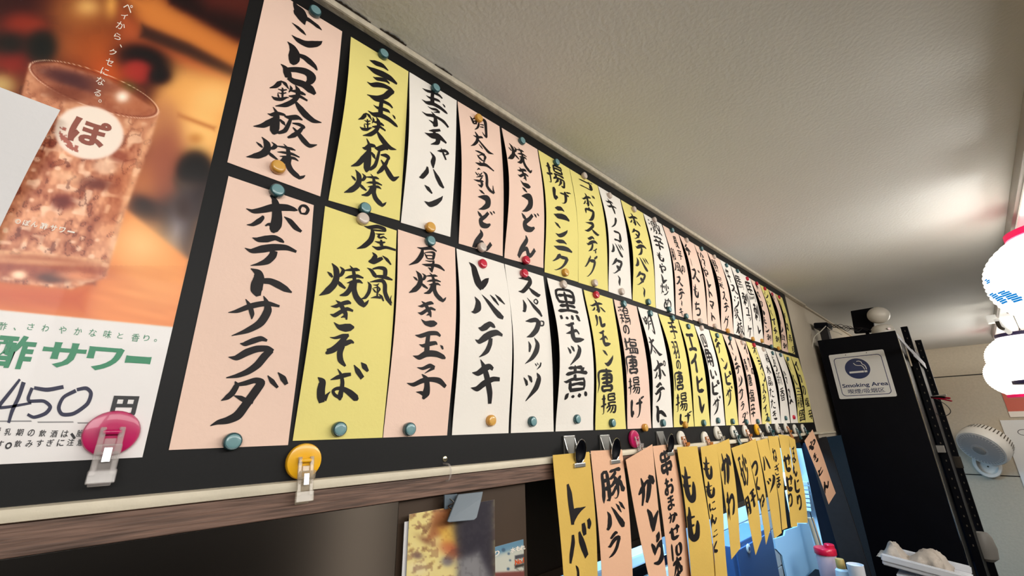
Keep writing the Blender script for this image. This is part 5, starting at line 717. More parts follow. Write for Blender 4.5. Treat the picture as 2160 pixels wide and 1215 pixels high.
# ================================================================== below the board, left
box_ = box('steel_hood_panel', (-.9, .500, Z(-.60)), (.285, .5075, Z(-.0805)), M['steel'], None, .001)
tag(box_, 'dark brushed steel hood panel under the wooden beam at bottom left', 'steel panel')
def flyer_paint(x, y):
    p = Paint(x, y, (222, 204, 134)); n = vnoise(x + y * .7, y, 12, 3); n2 = vnoise(x, y, 6, 4); n3 = vnoise(x - y * .3, y, 26, 6)
    p._b((n3 > .5) * .5, (222, 204, 140)); p._b((n > .62) * .35, (170, 130, 70)); p._b((n2 > .78) * .4, (130, 80, 60))
    p.poly([(915, 1080), (955, 1066), (958, 1100), (930, 1130), (900, 1140)], (150, 78, 44), 6, .8); p.poly([(925, 1115), (975, 1105), (975, 1160), (935, 1150)], (216, 166, 62), 8, .8)
    p.ell(955, 1160, 26, 14, (176, 78, 48), 20, 8, .8); p.ell(880, 1172, 10, 6, (90, 60, 66), 10, 4, .8); p.ell(944, 1184, 12, 10, (80, 76, 104), 0, 5, .7); p.ell(898, 1140, 16, 6, (120, 70, 50), 30, 5, .7); p.ell(880, 1200, 20, 12, (226, 214, 176), 0, 8, .7)
    p._b(.35 * (n > .7), (100, 56, 46)); p.poly([(962, 1040), (1046, 1040), (1046, 1230), (975, 1230), (958, 1120)], (44, 40, 50), 10); p.poly([(966, 1180), (1010, 1165), (1040, 1230), (965, 1230)], (128, 126, 128), 8)
    p._b(.2 * (n2 > .6) * (x > 965), (70, 64, 70)); return p.c
fx0, fx1 = onY(859, 1090).x, onY(1040, 1200).x
fl = painted('autumn_flyer', ((fx0, Z(-.30)), (fx1, Z(-.096))), 90, 130, .4955, flyer_paint, M['flyer'])
tag(fl, 'flyer printed with golden autumn leaves beside a dark right half, clipped below the beam', 'flyer')
f2 = box('flyer_behind', (fx0 - .004, .4985, Z(-.31)), (fx0 + .05, .4995, Z(-.104)), M['sheetwhite']); tag(f2, 'edge of a second pale sheet showing behind the autumn flyer', 'paper sheet')
cl = thing('flyer_clip', 'slate blue plastic clip plate gripping the top of the autumn flyer', 'clip', onY(985, 1070, .490))
prism('clip_plate', [onY(967, 1043, .488), onY(1019, 1037, .488), onY(1016, 1050, .486), onY(1006, 1092, .478), onY(1000, 1097, .477), onY(948, 1102, .477), onY(944, 1100, .477)], (0, -1, 0), .0022, M['slate'], cl, .0004)
prism('clip_back', [onY(938, 1044, .4935), onY(965, 1042, .4935), onY(952, 1072, .4935), onY(938, 1074, .4935)], (0, -1, 0), .002, M['slate'], cl)
tube('clip_spring', [onY(948, 1052, .490), onY(957, 1060, .487), onY(946, 1068, .490), onY(956, 1078, .488)], .0008, M['chrome'], cl)
def stk_paint(x, y):
    p = Paint(x, y, (196, 196, 182)); p.poly([(1030, 1120), (1120, 1120), (1112, 1150), (1030, 1176)], (96, 136, 160), 5); p._b(.5 * (vnoise(x, y, 3, 2) > .6) * (x > 1085) * (y > 1176), (90, 90, 84))
    p.poly([(1086, 1172), (1106, 1168), (1106, 1176), (1086, 1180)], (70, 70, 76), 1); p.poly([(1086, 1192), (1106, 1188), (1106, 1194), (1086, 1199)], (54, 48, 44), 1.5); p.poly([(1040, 1208), (1110, 1204), (1110, 1225), (1040, 1225)], (120, 66, 60), 2)
    for i, (a, b, r) in enumerate(((1062, 1160, 4), (1073, 1168, 2.5), (1052, 1163, 2), (1076, 1182, 2), (1072, 1200, 3))): p.ell(a, b, r, r, (70, 96, 120), 0, 1)
    return p.c
st = painted('service_sticker', ((onY(1040, 1180).x, Z(-.235)), (onY(1112, 1150).x, Z(-.158))), 70, 80, .5075, stk_paint, M['flyer'])
tag(st, 'small blue and cream plumbing service sticker (mizumore, water leaks) beside the autumn flyer', 'sticker')
YP = .5070
printed('sticker_words', [cbox('り', 1048, 1167, 12), cbox('水', 1082, 1160, 11), cbox('も', 1093, 1157, 11), cbox('れ', 1103, 1155, 11)], M['offwhite'], st, .03)
printed('sticker_number', [cbox('No.1', 1096, 1184, 19, 12)], M['printorange'], st, .05)

# ================================================================== kitchen seen under and between the hanging strips
hd = thing('kitchen_hood', 'dark brown range hood hanging in the kitchen behind the strips', 'hood', (1.6, .9, Z(0)))
box('hood_body', (.60, .75, Z(-.318)), (2.58, 1.25, Z(.55)), M['hood'], hd, .004)
box('hood_lip', (.60, .744, Z(-.325)), (2.58, .76, Z(-.308)), M['brown'], hd, .001)
def slabs(name, x0, x1, y, z0, z1, n, m, parent, gap=.008):
    for i in range(n):
        a = z0 + (z1 - z0) * i / n; b = z0 + (z1 - z0) * (i + 1) / n - gap; box(name, (x0, y, Z(a)), (x1, y + .02, Z(b)), m, parent, .003)
fr = thing('kitchen_fridge', 'pale blue-white kitchen refrigerator with banded doors behind the strips', 'refrigerator', (3.2, 1.2, 0))
box('cabinet', (2.80, 1.22, 0), (3.70, 1.9, Z(-.49)), M['kwhite'], fr, .004); slabs('door_panel', 2.80, 3.70, 1.198, -1.3, -.49, 7, M['kwhite'], fr)
box('door_handle', (3.05, 1.185, Z(-.665)), (3.22, 1.20, Z(-.645)), M['kblue'], fr, .003)
ba = thing('blue_appliance', 'navy blue kitchen appliance with a round white dial below the sunagimo strip', 'appliance', (2.75, 1.0, 0))
box('body', (2.42, 1.00, 0), (3.02, 1.15, Z(-.585)), M['kblue'], ba, .006); box('front_panel', (2.46, .992, Z(-1.2)), (2.98, 1.001, Z(-.61)), M['kblue'], ba, .003)
dp = onY(1578, 1157, .992); lathe('dial', [(.022, 0), (.022, .004), (.016, .006)], dp, (0, -1, 0), M['printwhite'], ba, 20); lathe('dial_centre', [(.010, .006), (.010, .008)], dp, (0, -1, 0), M['printblue'], ba, 16)
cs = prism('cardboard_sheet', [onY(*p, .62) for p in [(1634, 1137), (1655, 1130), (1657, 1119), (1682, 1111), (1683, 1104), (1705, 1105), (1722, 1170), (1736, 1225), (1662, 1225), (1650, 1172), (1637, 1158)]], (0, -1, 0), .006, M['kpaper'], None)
tag(cs, 'pale board sheet in painted blue light with a notched top edge below the seseri strip', 'board sheet')
sp = onY(1340, 1160, 1.2)
tr = thing('tray_stack', 'stack of pale steel trays seen between the buta bara and kashira strips', 'trays', (sp.x, 1.2, Z(-.7)))
for k, (dz, t_) in enumerate(((0, .03), (-.05, .035), (-.10, .04), (-.16, .05))):
    box('tray', (1.35, 1.18 + .01 * (k % 2), Z(-.56 + dz - t_)), (2.10 + .04 * k, 1.6, Z(-.545 + dz)), M['kwhite' if k % 2 == 0 else 'steel'], tr, .008)
box('tray', (1.32, 1.16, Z(-.95)), (2.2, 1.62, Z(-.78)), M['kblue'], tr, .01)
kt = thing('kitchen_counter', 'steel kitchen counter standing under the tray stack', 'counter', (1.9, 1.4, 0)); box('counter_body', (1.0, 1.17, 0), (2.38, 1.9, Z(-.952)), M['steel'], kt, .003)
rk = thing('wire_rack', 'white slatted rack to the right of the bonjiri strip', 'rack', onX(1700, 1045, 3.4))
for i in range(7): a, b = onX(1690 + i * 1.0, 1018 + i * 9, 3.4), onX(1704 + i * 1.2, 1017 + i * 9, 3.4); box('rack_slat', (3.39, min(a.y, b.y), a.z - .012), (3.42, max(a.y, b.y) + .02, a.z + .006), M['kwhite'], rk, .001)
for yy in (onX(1690, 1040, 3.4).y + .02, onX(1712, 1040, 3.4).y): box('rack_post', (3.42, yy - .01, 0), (3.44, yy, onX(1696, 945, 3.4).z), M['kwhite'], rk)
box('rack_panel', (3.445, onX(1697, 960, 3.45).y, 0), (3.46, onX(1676, 960, 3.45).y + .1, onX(1690, 946, 3.45).z), M['kwhite'], rk)
hb = tube('tool_handle', [onX(1709, 1092, 2.2), onX(1717, 1118, 2.2), onX(1727, 1150, 2.2), onX(1737, 1185, 2.2), onX(1744, 1210, 2.2)], .011, M['khandle'], None, 10); tag(hb, 'pale wooden tool handle leaning behind the red-lidded jar', 'tool handle')
rd = tube('metal_rod', [onX(1708, 1080, 2.15), onX(1718, 1112, 2.15), onX(1729, 1146, 2.15), onX(1738, 1180, 2.15)], .0022, M['chrome'], None, 8); tag(rd, 'thin shiny metal rod beside the wooden tool handle', 'rod')
# dark partitions at the end of the opening
pn = box('partition', (2.43, .509, 0), (2.46, onX(1694, 960, 2.43).y, Z(-.082)), M['navy']); tag(pn, 'navy partition panel at the end of the kitchen opening', 'panel')
p3 = prism('end_panel', [onX(1742, 921, 2.38), onX(1700, 928, 2.38), onX(1724, 1010, 2.38), onX(1768, 1160, 2.38), onX(1782, 1215, 2.38), onX(1800, 1290, 2.38), onX(1862, 1290, 2.38)], (-1, 0, 0), .012, M['dark'])
tag(p3, 'dark grey end panel between the kitchen opening and the black cabinet', 'panel')

# serving ledge with its things
LZ = -.565
lg = box('serving_ledge', (1.80, .08, Z(-.62)), (2.22, .60, Z(LZ)), M['black'], None, .003); tag(lg, 'black serving ledge in front of the cabinet carrying jar, bottle and cup', 'ledge')
lb = box('ledge_support', (1.84, .12, 0), (2.18, .505, Z(-.6202)), M['dark']); tag(lb, 'dark box support under the serving ledge', 'support')
j = onX(1740, 1160, 2.0); jy, jx = j.y, 2.0; r = .033
jt = thing('spice_jar', 'translucent jar with a two-part red lid on the serving ledge', 'jar', (jx, jy, Z(LZ)))
top = onX(1740, 1168, 2.0).z
lathe('jar_body', [(r * .9, 0), (r * .95, .004), (r * .95, top - Z(LZ) - .012), (r * .88, top - Z(LZ))], (jx, jy, Z(LZ)), (0, 0, 1), M['jar'], jt, 28)
lathe('jar_lid', [(r, 0), (r * 1.03, .002), (r * 1.03, .017), (r * .96, .020)], (jx, jy, top), (0, 0, 1), M['redlid'], jt, 32)
lathe('shaker_cap', [(r * .48, 0), (r * .48, .010), (r * .42, .012)], (jx + .008, jy - .014, top + .020), (0, 0, 1), M['redlid'], jt, 20)
b_ = onX(1771, 1182, 1.95); bt = thing('sauce_bottle', 'small pale bottle with a gold-brown cap beside the red-lidded jar', 'bottle', (1.95, b_.y, Z(LZ)))
cz = onX(1772, 1198, 1.95).z
lathe('bottle_body', [(.024, 0), (.025, .004), (.025, .028), (.019, cz - Z(LZ) - .006), (.0125, cz - Z(LZ))], (1.95, b_.y, Z(LZ)), (0, 0, 1), M['bottle'], bt, 24)
lathe('bottle_cap', [(.0130, 0), (.0134, .002), (.0128, .026), (.0112, .028)], (1.95, b_.y, cz), (0, 0, 1), M['goldcap'], bt, 20)
c_ = onX(1803, 1190, 1.92); ct = lathe('white_cup', [(.018, 0), (.021, .004), (.0235, c_.z - Z(LZ)), (.0215, c_.z - Z(LZ)), (.020, c_.z - Z(LZ) - .006)], (1.92, c_.y, Z(LZ)), (0, 0, 1), M['foam'], None, 28); tag(ct, 'white cup standing beside the gold-capped bottle on the ledge', 'cup')
# foam tray and cloth
A_, B_ = onX(1858, 1180, 2.02), onX(1985, 1214, 2.02); dd = (B_ - A_); B2 = A_ + dd * 1.45
ft = thing('foam_tray', 'white foam tray holding the crumpled grey cloth', 'tray', (2.03, A_.y, Z(LZ)))
def slantbar(name, a, b, w, hgt, m, parent, bev=.003):
    a, b = Vector(a), Vector(b); t = (b - a).normalized(); s_ = Vector((1, 0, 0)); u_ = t.cross(s_).normalized()
    if u_.z < 0: u_ = -u_
    bm = bmesh.new(); vs = [bm.verts.new(p + s_ * x * w + u_ * z * hgt) for p in (a, b) for x, z in ((0, 0), (1, 0), (1, 1), (0, 1))]
    for f in ((0, 1, 2, 3), (7, 6, 5, 4), (0, 4, 5, 1), (1, 5, 6, 2), (2, 6, 7, 3), (3, 7, 4, 0)): bm.faces.new([vs[i] for i in f])
    if bev: bmesh.ops.bevel(bm, geom=list(bm.edges), offset=bev, segments=2, affect='EDGES')
    return frombm(name, bm, m, parent)
slantbar('tray_rim', A_ + Vector((0, 0, -.004)), B2 + Vector((0, 0, -.004)), .012, .022, M['foam'], ft)
slantbar('tray_rim', A_ + Vector((.13, 0, -.004)), B2 + Vector((.13, 0, -.004)), .012, .022, M['foam'], ft)
slantbar('tray_base', A_ + Vector((.004, 0, -.016)), B2 + Vector((.004, 0, -.016)), .134, .014, M['foam'], ft)
box('tray_foot', (2.03, A_.y - .17, Z(LZ)), (2.14, A_.y - .03, (A_ + dd * .5).z - .030), M['foam'], ft)
prof = [(1856, 1172), (1868, 1160), (1875, 1146), (1882, 1144), (1892, 1152), (1904, 1168), (1914, 1177), (1926, 1172), (1940, 1163), (1958, 1160), (1974, 1163), (1988, 1174), (1998, 1188), (2008, 1200), (2012, 1216), (2020, 1236)]
vs = []; nC = 12; rr_ = random.Random(5)
fine = catm([(a, b) for a, b in prof], 4)
for a, b in fine:
    tp = onX(a, b, 2.075); f = min(1, max(0, (tp.y - A_.y) / (dd.y))); base = (A_ + dd * ((tp.y - A_.y) / dd.y)).z + .004
    for k in range(nC):
        s_ = k / (nC - 1); xx = 2.028 + .112 * s_; hh = math.sin(math.pi * s_) ** .55; vs.append((xx + .004 * math.sin(a * .2 + k), tp.y + .003 * math.sin(k * 1.7 + a * .15), base + max(.002, tp.z - base) * hh * (1 + .06 * math.sin(a * .35 + k * 1.9) + .04 * rr_.random())))
nr = len(fine); fs = [(i * nC + k, i * nC + k + 1, (i + 1) * nC + k + 1, (i + 1) * nC + k) for i in range(nr - 1) for k in range(nC - 1)]
fs += [tuple(i * nC for i in range(nr)) + tuple(i * nC + nC - 1 for i in range(nr - 1, -1, -1))]
cl_ = mk('cleaning_cloth', vs, fs, M['cloth'], None, True); tag(cl_, 'crumpled grey cloth heaped on the white foam tray', 'cloth')

# ================================================================== black cabinet and open shelf
CX = 2.65; yl, yr = .4835, onX(1888, 697, CX).y; ct_ = onX(1888, 697, CX).z
cb = thing('metal_shelf', 'tall black shelf unit of slotted angle with a black end panel', 'shelf', (CX, .33, 0)); sh_ = cb
box('front_panel', (CX, yr, 0), (CX + .018, yl, ct_), M['black'], cb, .0015)
box('side_panel', (CX + .0185, yr + .006, 0), (3.02, yr + .020, ct_ - .01), M['black'], cb, .001); box('side_panel', (CX + .0185, yl - .016, 0), (3.02, yl - .002, ct_ - .01), M['black'], cb, .001)
box('top_panel', (CX + .0185, yr + .0205, ct_ - .03), (3.02, yl - .0165, ct_ - .010), M['black'], cb, .001)
box('edge_strip', (CX + .001, yr - .0035, .1), (CX + .014, yr - .0002, ct_ - .02), M['chrome'], cb, .0005)
def angle_post(u0, u1, v, X, bot=0.0):
    a, b = onX(u0, v, X), onX(u1, v, X); zt = a.z; bm = bmesh.new(); bbox_bm(bm, (X, b.y, bot), (X + .003, a.y, zt)); bbox_bm(bm, (X + .003, b.y, bot), (X + .04, b.y + .003, zt)); o = frombm('slotted_post', bm, M['black'], sh_)
    bm = bmesh.new(); yc = (a.y + b.y) / 2
    for i in range(26): zz = zt - .02 - i * .04; bbox_bm(bm, (X - .0006, yc - .0022, zz - .007), (X + .0002, yc + .0022, zz + .001))
    s2 = frombm('slot', bm, M['slot'], sh_); s2['kind'] = 'stuff'; s2.name = 'post_slots'
    return a, b
a1, b1 = angle_post(1899, 1914, 690, 3.04); a2, b2 = angle_post(1929, 1943, 718, 3.50)
a3, b3 = angle_post(1972, 1986, 735, 3.9) if False else (None, None)
box('side_sheet', (3.085, b1.y + .008, 0), (3.495, b1.y + .012, onX(1922, 740, 3.3).z), M['black'], sh_)
box('back_sheet', (3.545, b2.y + .004, 0), (3.55, .47, onX(1935, 770, 3.5).z), M['black'], sh_)
for zz in (.10, -.30, -.75, -1.3): box('shelf_board', (3.045, b1.y + .013, Z(zz)), (3.54, .47, Z(zz) + .02), M['black'], sh_, .001)
def strap(name, p, q, w, m, parent, th=.002):
    p, q = Vector(p), Vector(q); t = (q - p).normalized(); n = Vector((0, -1, 0)) if abs(t.y) < .8 else Vector((-1, 0, 0)); s_ = t.cross(n).normalized() * w / 2
    return prism(name, [p - s_, q - s_, q + s_, p + s_], n, th, m, parent)
yb = b1.y - .004
strap('diagonal_brace', onY(1894, 708, yb), onY(1926, 744, yb), .020, M['foam'], sh_); strap('diagonal_brace', onY(1926, 744, yb), onY(1953, 772, yb), .034, M['foam'], sh_)
g = onX(1978, 945, 3.02); box('shelf_bracket', (3.0, onX(1992, 945, 3.0).y, g.z - .02), (3.036, onX(1962, 945, 3.0).y, g.z + .012), M['grey'], sh_, .002)
for (u, v) in ((2020, 975), (2036, 1075)): q = onX(u, v, 3.495); box('joint_plate', (3.494, q.y - .018, q.z - .03), (3.4995, q.y + .014, q.z + .03), M['steel'], sh_, .001)
bo = lathe('silver_bottle', [(.010, 0), (.014, .01), (.014, .13), (.008, .17), (.006, .27), (.004, .28)], onX(1962, 938, 2.96) + Vector((.012, -.002, 0)), (0, 0, 1), M['bottle'], None, 16); tag(bo, 'slim silvery bottle squeezed between cabinet edge and shelf post', 'bottle')
tp = strap('green_tape', onX(2020, 1130, 2.70), onX(2034, 1172, 2.70), .012, M['fangrille'], None); tag(tp, 'pale green tape strip on the lower edge of the shelf', 'tape')
# plug bundle with a loop of wire
q0 = onX(1962, 838, 3.3); pb = thing('plug_bundle', 'bundle of black white and red cable plugs sticking out of the shelf', 'cable', q0)
for k, (u, v, m_, r_) in enumerate(((1996, 833, 'wirewhite', .004), (1994, 838, 'wire', .005), (2004, 840, 'red', .0055), (2008, 846, 'redlid', .004))): tube('plug', [q0, (q0 + onX(u, v, 3.27)) / 2 + Vector((0, 0, .002)), onX(u, v, 3.27)], r_, M[m_], pb, 8)
tube('wire_loop', [q0, onX(1990, 850, 3.28), onX(2005, 866, 3.28), onX(1998, 876, 3.28), onX(1982, 876, 3.29), onX(1968, 866, 3.3)], .0018, M['wire'], pb)
gl = lathe('hanging_bag', [(.02, 0), (.038, .015), (.044, .06), (.038, .11), (.028, .13)], onX(2080, 1183, 3.44) + Vector((0, -.012, 0)), (0, 0, 1), M['grey'], None, 20); tag(gl, 'rounded grey plastic bag bulging beside the foot of the shelf', 'bag')
# things on top of the cabinet
rt = thing('router', 'black router box with cables on the cabinet corner', 'router', (2.74, .46, ct_ + .05))
ra, rb_ = onX(1700, 691, 2.72), onX(1746, 684, 2.72); slantbar('router_body', Vector((2.70, rb_.y, rb_.z - .022)), Vector((2.70, min(ra.y, .494), ra.z - .014)), .11, .030, M['black'], rt)
slantbar('router_foot', Vector((2.71, .44, ct_ - .006)), Vector((2.71, .475, ct_ - .006)), .06, ra.z - ct_ - .012, M['dark'], rt)
for k in range(6):
    pts = [onX(1738, 686, 2.73)]; 
    for t in range(1, 7): pts.append(onX(1740 + t * (9 + k * 1.5), 690 + t * 2.0 - 9 * abs(math.sin(t * 1.3 + k)) + rnd.uniform(-2, 2), 2.72 + .03 * rnd.random()))
    tube('cable', pts, .0013, M['wire'], rt)
tube('white_cable', [onX(1742, 688, 2.70), onX(1730, 700, 2.66), onX(1722, 706, 2.645), onX(1716, 716, 2.64), onX(1713, 740, 2.64)], .0025, M['wirewhite'], rt)
tube('white_cable', [onX(1745, 690, 2.69), onX(1752, 696, 2.68), onX(1768, 702, 2.68), onX(1776, 706, 2.70)], .002, M['wirewhite'], rt)
sp_ = thing('black_monitor', 'black box standing behind the white globe on the cabinet', 'monitor', (2.86, .30, ct_))
pa, pb2, pc, pd = onX(1794, 656, 2.86), onX(1843, 648, 2.86), onX(1843, 700, 2.86), onX(1802, 703, 2.86)
prism('monitor_body', [pa, pb2, pc, pd], (-1, 0, 0), .03, M['black'], sp_, .002)
lathe('monitor_stand', [(.03, -.0), (.03, .01), (.008, .014), (.008, .04)], (2.875, .30, ct_ + .0005), (0, 0, 1), M['black'], sp_, 16)
gp = onX(1853, 665, 2.78); rg = (onX(1827, 665, 2.78) - onX(1881, 665, 2.78)).length / 2 * .93
gb = thing('white_globe', 'off-white globe on a round base on top of the black cabinet', 'globe', (gp.x, gp.y, ct_ - .01))
lathe('globe_ball', [(rg * math.sin(math.pi * (i + .3) / 14.6) , -rg * .92 * math.cos(math.pi * (i + .3) / 14.6)) for i in range(15)], gp, (0, 0, 1), M['white_plastic'], gb, 28)
bz = onX(1853, 700, 2.78).z; lathe('globe_base', [(rg * .95, ct_ + .0005 - bz), (rg * 1.02, 0), (rg * 1.0, .014), (rg * .8, .026), (rg * .45, .032)], (gp.x, gp.y, bz), (0, 0, 1), M['white_plastic'], gb, 28)
lathe('base_knob', [(.006, 0), (.006, .01)], (gp.x - rg * .9, gp.y - rg * .55, bz + .002), (-1, -.3, 0), M['chrome'], gb, 10)

# smoking sign
sx = CX - .0012; TLs, TRs, BRs, BLs = [onX(*p, sx) for p in [(1748, 749), (1864, 737), (1892, 836), (1771, 842)]]
y0s, y1s = (TLs.y + BLs.y) / 2, (TRs.y + BRs.y) / 2; z1s, z0s = (TLs.z + TRs.z) / 2, (BLs.z + BRs.z) / 2; Ws, Hs = y0s - y1s, z1s - z0s
sg = thing('smoking_sign', 'white square smoking area sign with a navy cigarette emblem on the cabinet', 'sign', (sx, (y0s + y1s) / 2, z0s))
def sp2(a, b, e=0): return Vector((sx - .0012 - e, y0s - Ws * a, z1s - Hs * b))
def rrect(a0, b0, a1, b1, r, n=5):
    out = []
    for cx_, cy_, st_ in ((a1 - r, b0 + r, -90), (a1 - r, b1 - r, 0), (a0 + r, b1 - r, 90), (a0 + r, b0 + r, 180)):
        out += [(cx_ + r * math.cos(R(st_ + 90 * i / n)), cy_ + r * math.sin(R(st_ + 90 * i / n))) for i in range(n + 1)]
    return out
prism('sign_plate', [sp2(*p) for p in rrect(0, 0, 1, 1, .03)], (-1, 0, 0), .0012, M['printwhite'], sg)
def ringmesh(name, o1, o2, m, e=.0003): n = len(o1); return mk(name, [sp2(*p, e) for p in o1] + [sp2(*p, e) for p in o2], [(i, (i + 1) % n, n + (i + 1) % n, n + i) for i in range(n)], m, sg)
ringmesh('sign_border', rrect(.07, .085, .935, .945, .075), rrect(.082, .099, .923, .931, .065), M['printblue'])
C_ = (.465, .36); rad = .225; mk('emblem_disc', [sp2(C_[0] + rad * math.cos(R(i * 10)), C_[1] + rad * math.sin(R(i * 10)), .0003) for i in range(36)], [tuple(range(36))], M['printblue'], sg)
def flat(name, pts, m, e=.0005): return mk(name, [sp2(*p, e) for p in pts], [tuple(range(len(pts)))], m, sg)
flat('cigarette', [(.305, .415), (.565, .415), (.565, .455), (.305, .455)], M['printwhite']); flat('cigarette_tip', [(.575, .415), (.625, .415), (.625, .455), (.575, .455)], M['printwhite'])
def ribbon2(name, pts, w, m):
    Cc = catm(pts, 6); N, _ = frame2(Cc); vs = []
    for c2, n_ in zip(Cc, N): vs += [sp2(*(c2 + n_ * w / 2), .0005), sp2(*(c2 - n_ * w / 2), .0005)]
    return mk(name, vs, [(2 * i, 2 * i + 1, 2 * i + 3, 2 * i + 2) for i in range(len(Cc) - 1)], m, sg)
ribbon2('smoke', [(.42, .235), (.45, .28), (.50, .295), (.545, .30), (.575, .34), (.59, .395)], .014, M['printwhite']); ribbon2('smoke', [(.48, .205), (.52, .20), (.56, .225), (.57, .27), (.605, .30), (.62, .345), (.622, .395)], .014, M['printwhite'])
def onsign(t, a0, b0, a1, b1): return (t, sp2(a0, b1, .0004), sp2(a1, b1) - sp2(a0, b1), sp2(a0, b0) - sp2(a0, b1))
printed('sign_words', [onsign('Smoking Area', .11, .675, .915, .785)], M['printblue'], sg, .022)
printed('sign_words_translated', [onsign('喫煙/吸烟区', .19, .80, .83, .90)], M['printblue'], sg, .006)
for a_ in (.32, .70): mk('sign_hole', [sp2(a_ + .010 * math.cos(R(i * 45)), .035 + .010 * math.sin(R(i * 45)), .0004) for i in range(8)], [tuple(range(8))], M['printblack'], sg)

# ================================================================== back wall: fan, notices, hook
fc = onX(2070, 945, 5.12); ax = Vector((-.63, .43, -.46)).normalized()
fn = thing('wall_fan', 'white round wall fan with slotted rear housing on the back wall', 'fan', fc)
fr_ = .150
lathe('fan_housing', [(fr_ * .70, -.135), (fr_ * .93, -.115), (fr_ * 1.0, -.06), (fr_ * 1.02, -.03), (fr_ * 1.0, 0), (fr_ * .95, .012), (fr_ * .93, .012)], fc, ax, M['fan'], fn, 48)
q = Vector((0, 0, 1)).rotation_difference(ax); FX, FY = q @ Vector((1, 0, 0)), q @ Vector((0, 1, 0))
lathe('fan_grille', [(fr_ * .90, .006), (fr_ * .88, .016), (fr_ * .5, .028), (.002, .031)], fc, ax, M['fangrille'], fn, 40)
lathe('fan_hub', [(.036, .029), (.036, .034), (.030, .037)], fc, ax, M['grey'], fn, 24)
bm = bmesh.new()
for i in range(40):
    a = R(i * 9); dirn = FX * math.cos(a) + FY * math.sin(a); t_ = ax.cross(dirn)
    p0, p1 = fc + dirn * .040 + ax * .0305, fc + dirn * fr_ * .88 + ax * .0175
    vs_ = [bm.verts.new(p0 + t_ * .001), bm.verts.new(p0 - t_ * .001), bm.verts.new(p1 - t_ * .002), bm.verts.new(p1 + t_ * .002)]; bm.faces.new(vs_)
gw = frombm('grille_wires', bm, M['fan'], fn); gw['kind'] = 'stuff'
for i in range(44):
    a = R(i * 360 / 44); dirn = FX * math.cos(a) + FY * math.sin(a); t_ = ax.cross(dirn)
    pr = [(fr_ * 1.012, -.062), (fr_ * .945, -.112)]; P0 = fc + dirn * (pr[0][0] + .0012) + ax * pr[0][1]; P1 = fc + dirn * (pr[1][0] + .0012) + ax * pr[1][1]
    mk('vent_slot', [P0 - t_ * .0035, P0 + t_ * .0035, P1 + t_ * .0035, P1 - t_ * .0035], [(0, 1, 2, 3)], M['slot'], fn)
nk = fc - ax * .10 + Vector((0, 0, -.10)); slantbar('fan_neck', Vector((5.22, fc.y - .03, fc.z - .16)), Vector((5.22, fc.y - .03, fc.z - .08)) + Vector((0, .05, 0)), .07, .04, M['fan'], fn)
mc = onX(2084, 984, 5.36)
vsr = []; nn = 28; ou = [(math.cos(2 * math.pi * i / nn) * .082, (math.sin(2 * math.pi * i / nn)) * .105) for i in range(nn)]
bm = bmesh.new(); rows = []
for s_, x_ in ((1.0, 5.364), (1.0, 5.325), (.93, 5.315), (.74, 5.315), (.70, 5.335), (.62, 5.350)): rows.append([bm.verts.new((x_, mc.y + a * s_, mc.z + .02 + b * s_)) for a, b in ou])
for k in range(len(rows) - 1):
    for i in range(nn): bm.faces.new((rows[k][i], rows[k][(i + 1) % nn], rows[k + 1][(i + 1) % nn], rows[k + 1][i]))
bm.faces.new(rows[-1]); bm.faces.new(rows[0][::-1]); frombm('fan_mount', bm, M['fan'], fn, True)
lathe('mount_screw', [(.006, 0), (.006, .004)], (5.352, mc.y, mc.z), (-1, 0, 0), M['slot'], fn, 10)
yA = onX(2120, 850, 5.36).y
nt1 = box('red_notice', (5.358, yA - .42, onX(2130, 880, 5.36).z), (5.362, yA, onX(2130, 826, 5.36).z), M['redprint']); tag(nt1, 'orange-red notice on the back wall under the lanterns', 'notice')
box('notice_band', (5.3565, yA - .42, onX(2130, 880, 5.36).z), (5.358, yA - .0, onX(2130, 868, 5.36).z), M['offwhite'], nt1)
nb_ = onX(2136, 950, 5.36); nt2 = box('white_notice', (5.355, nb_.y - .40, nb_.z - .36), (5.362, nb_.y + .010, onX(2140, 886, 5.36).z), M['printwhite']); tag(nt2, 'white notice with a circled mark at the right edge of the back wall', 'notice')
cc = onX(2160, 912, 5.354); bmn = [(math.cos(R(i * 15)), math.sin(R(i * 15))) for i in range(24)]
mk('notice_mark', [(5.3545, cc.y + a * .034, cc.z + b * .024) for a, b in bmn] + [(5.3545, cc.y + a * .030, cc.z + b * .020) for a, b in bmn], [(i, (i + 1) % 24, 24 + (i + 1) % 24, 24 + i) for i in range(24)], M['printblack'], nt2)
hp = onX(2105, 911, 5.36); wh = box('wall_hook', (5.345, hp.y - .012, hp.z - .012), (5.3645, hp.y + .012, hp.z + .012), M['offwhite'], None, .003); tag(wh, 'tiny white hook on the back wall above the fan', 'hook')
hp2 = onX(2107, 925, 5.362); ws2 = lathe('wall_screw', [(.010, 0), (.008, .006)], hp2, (-1, 0, 0), M['slot'], None, 10); tag(ws2, 'small dark screw in the back wall below the white hook', 'screw')

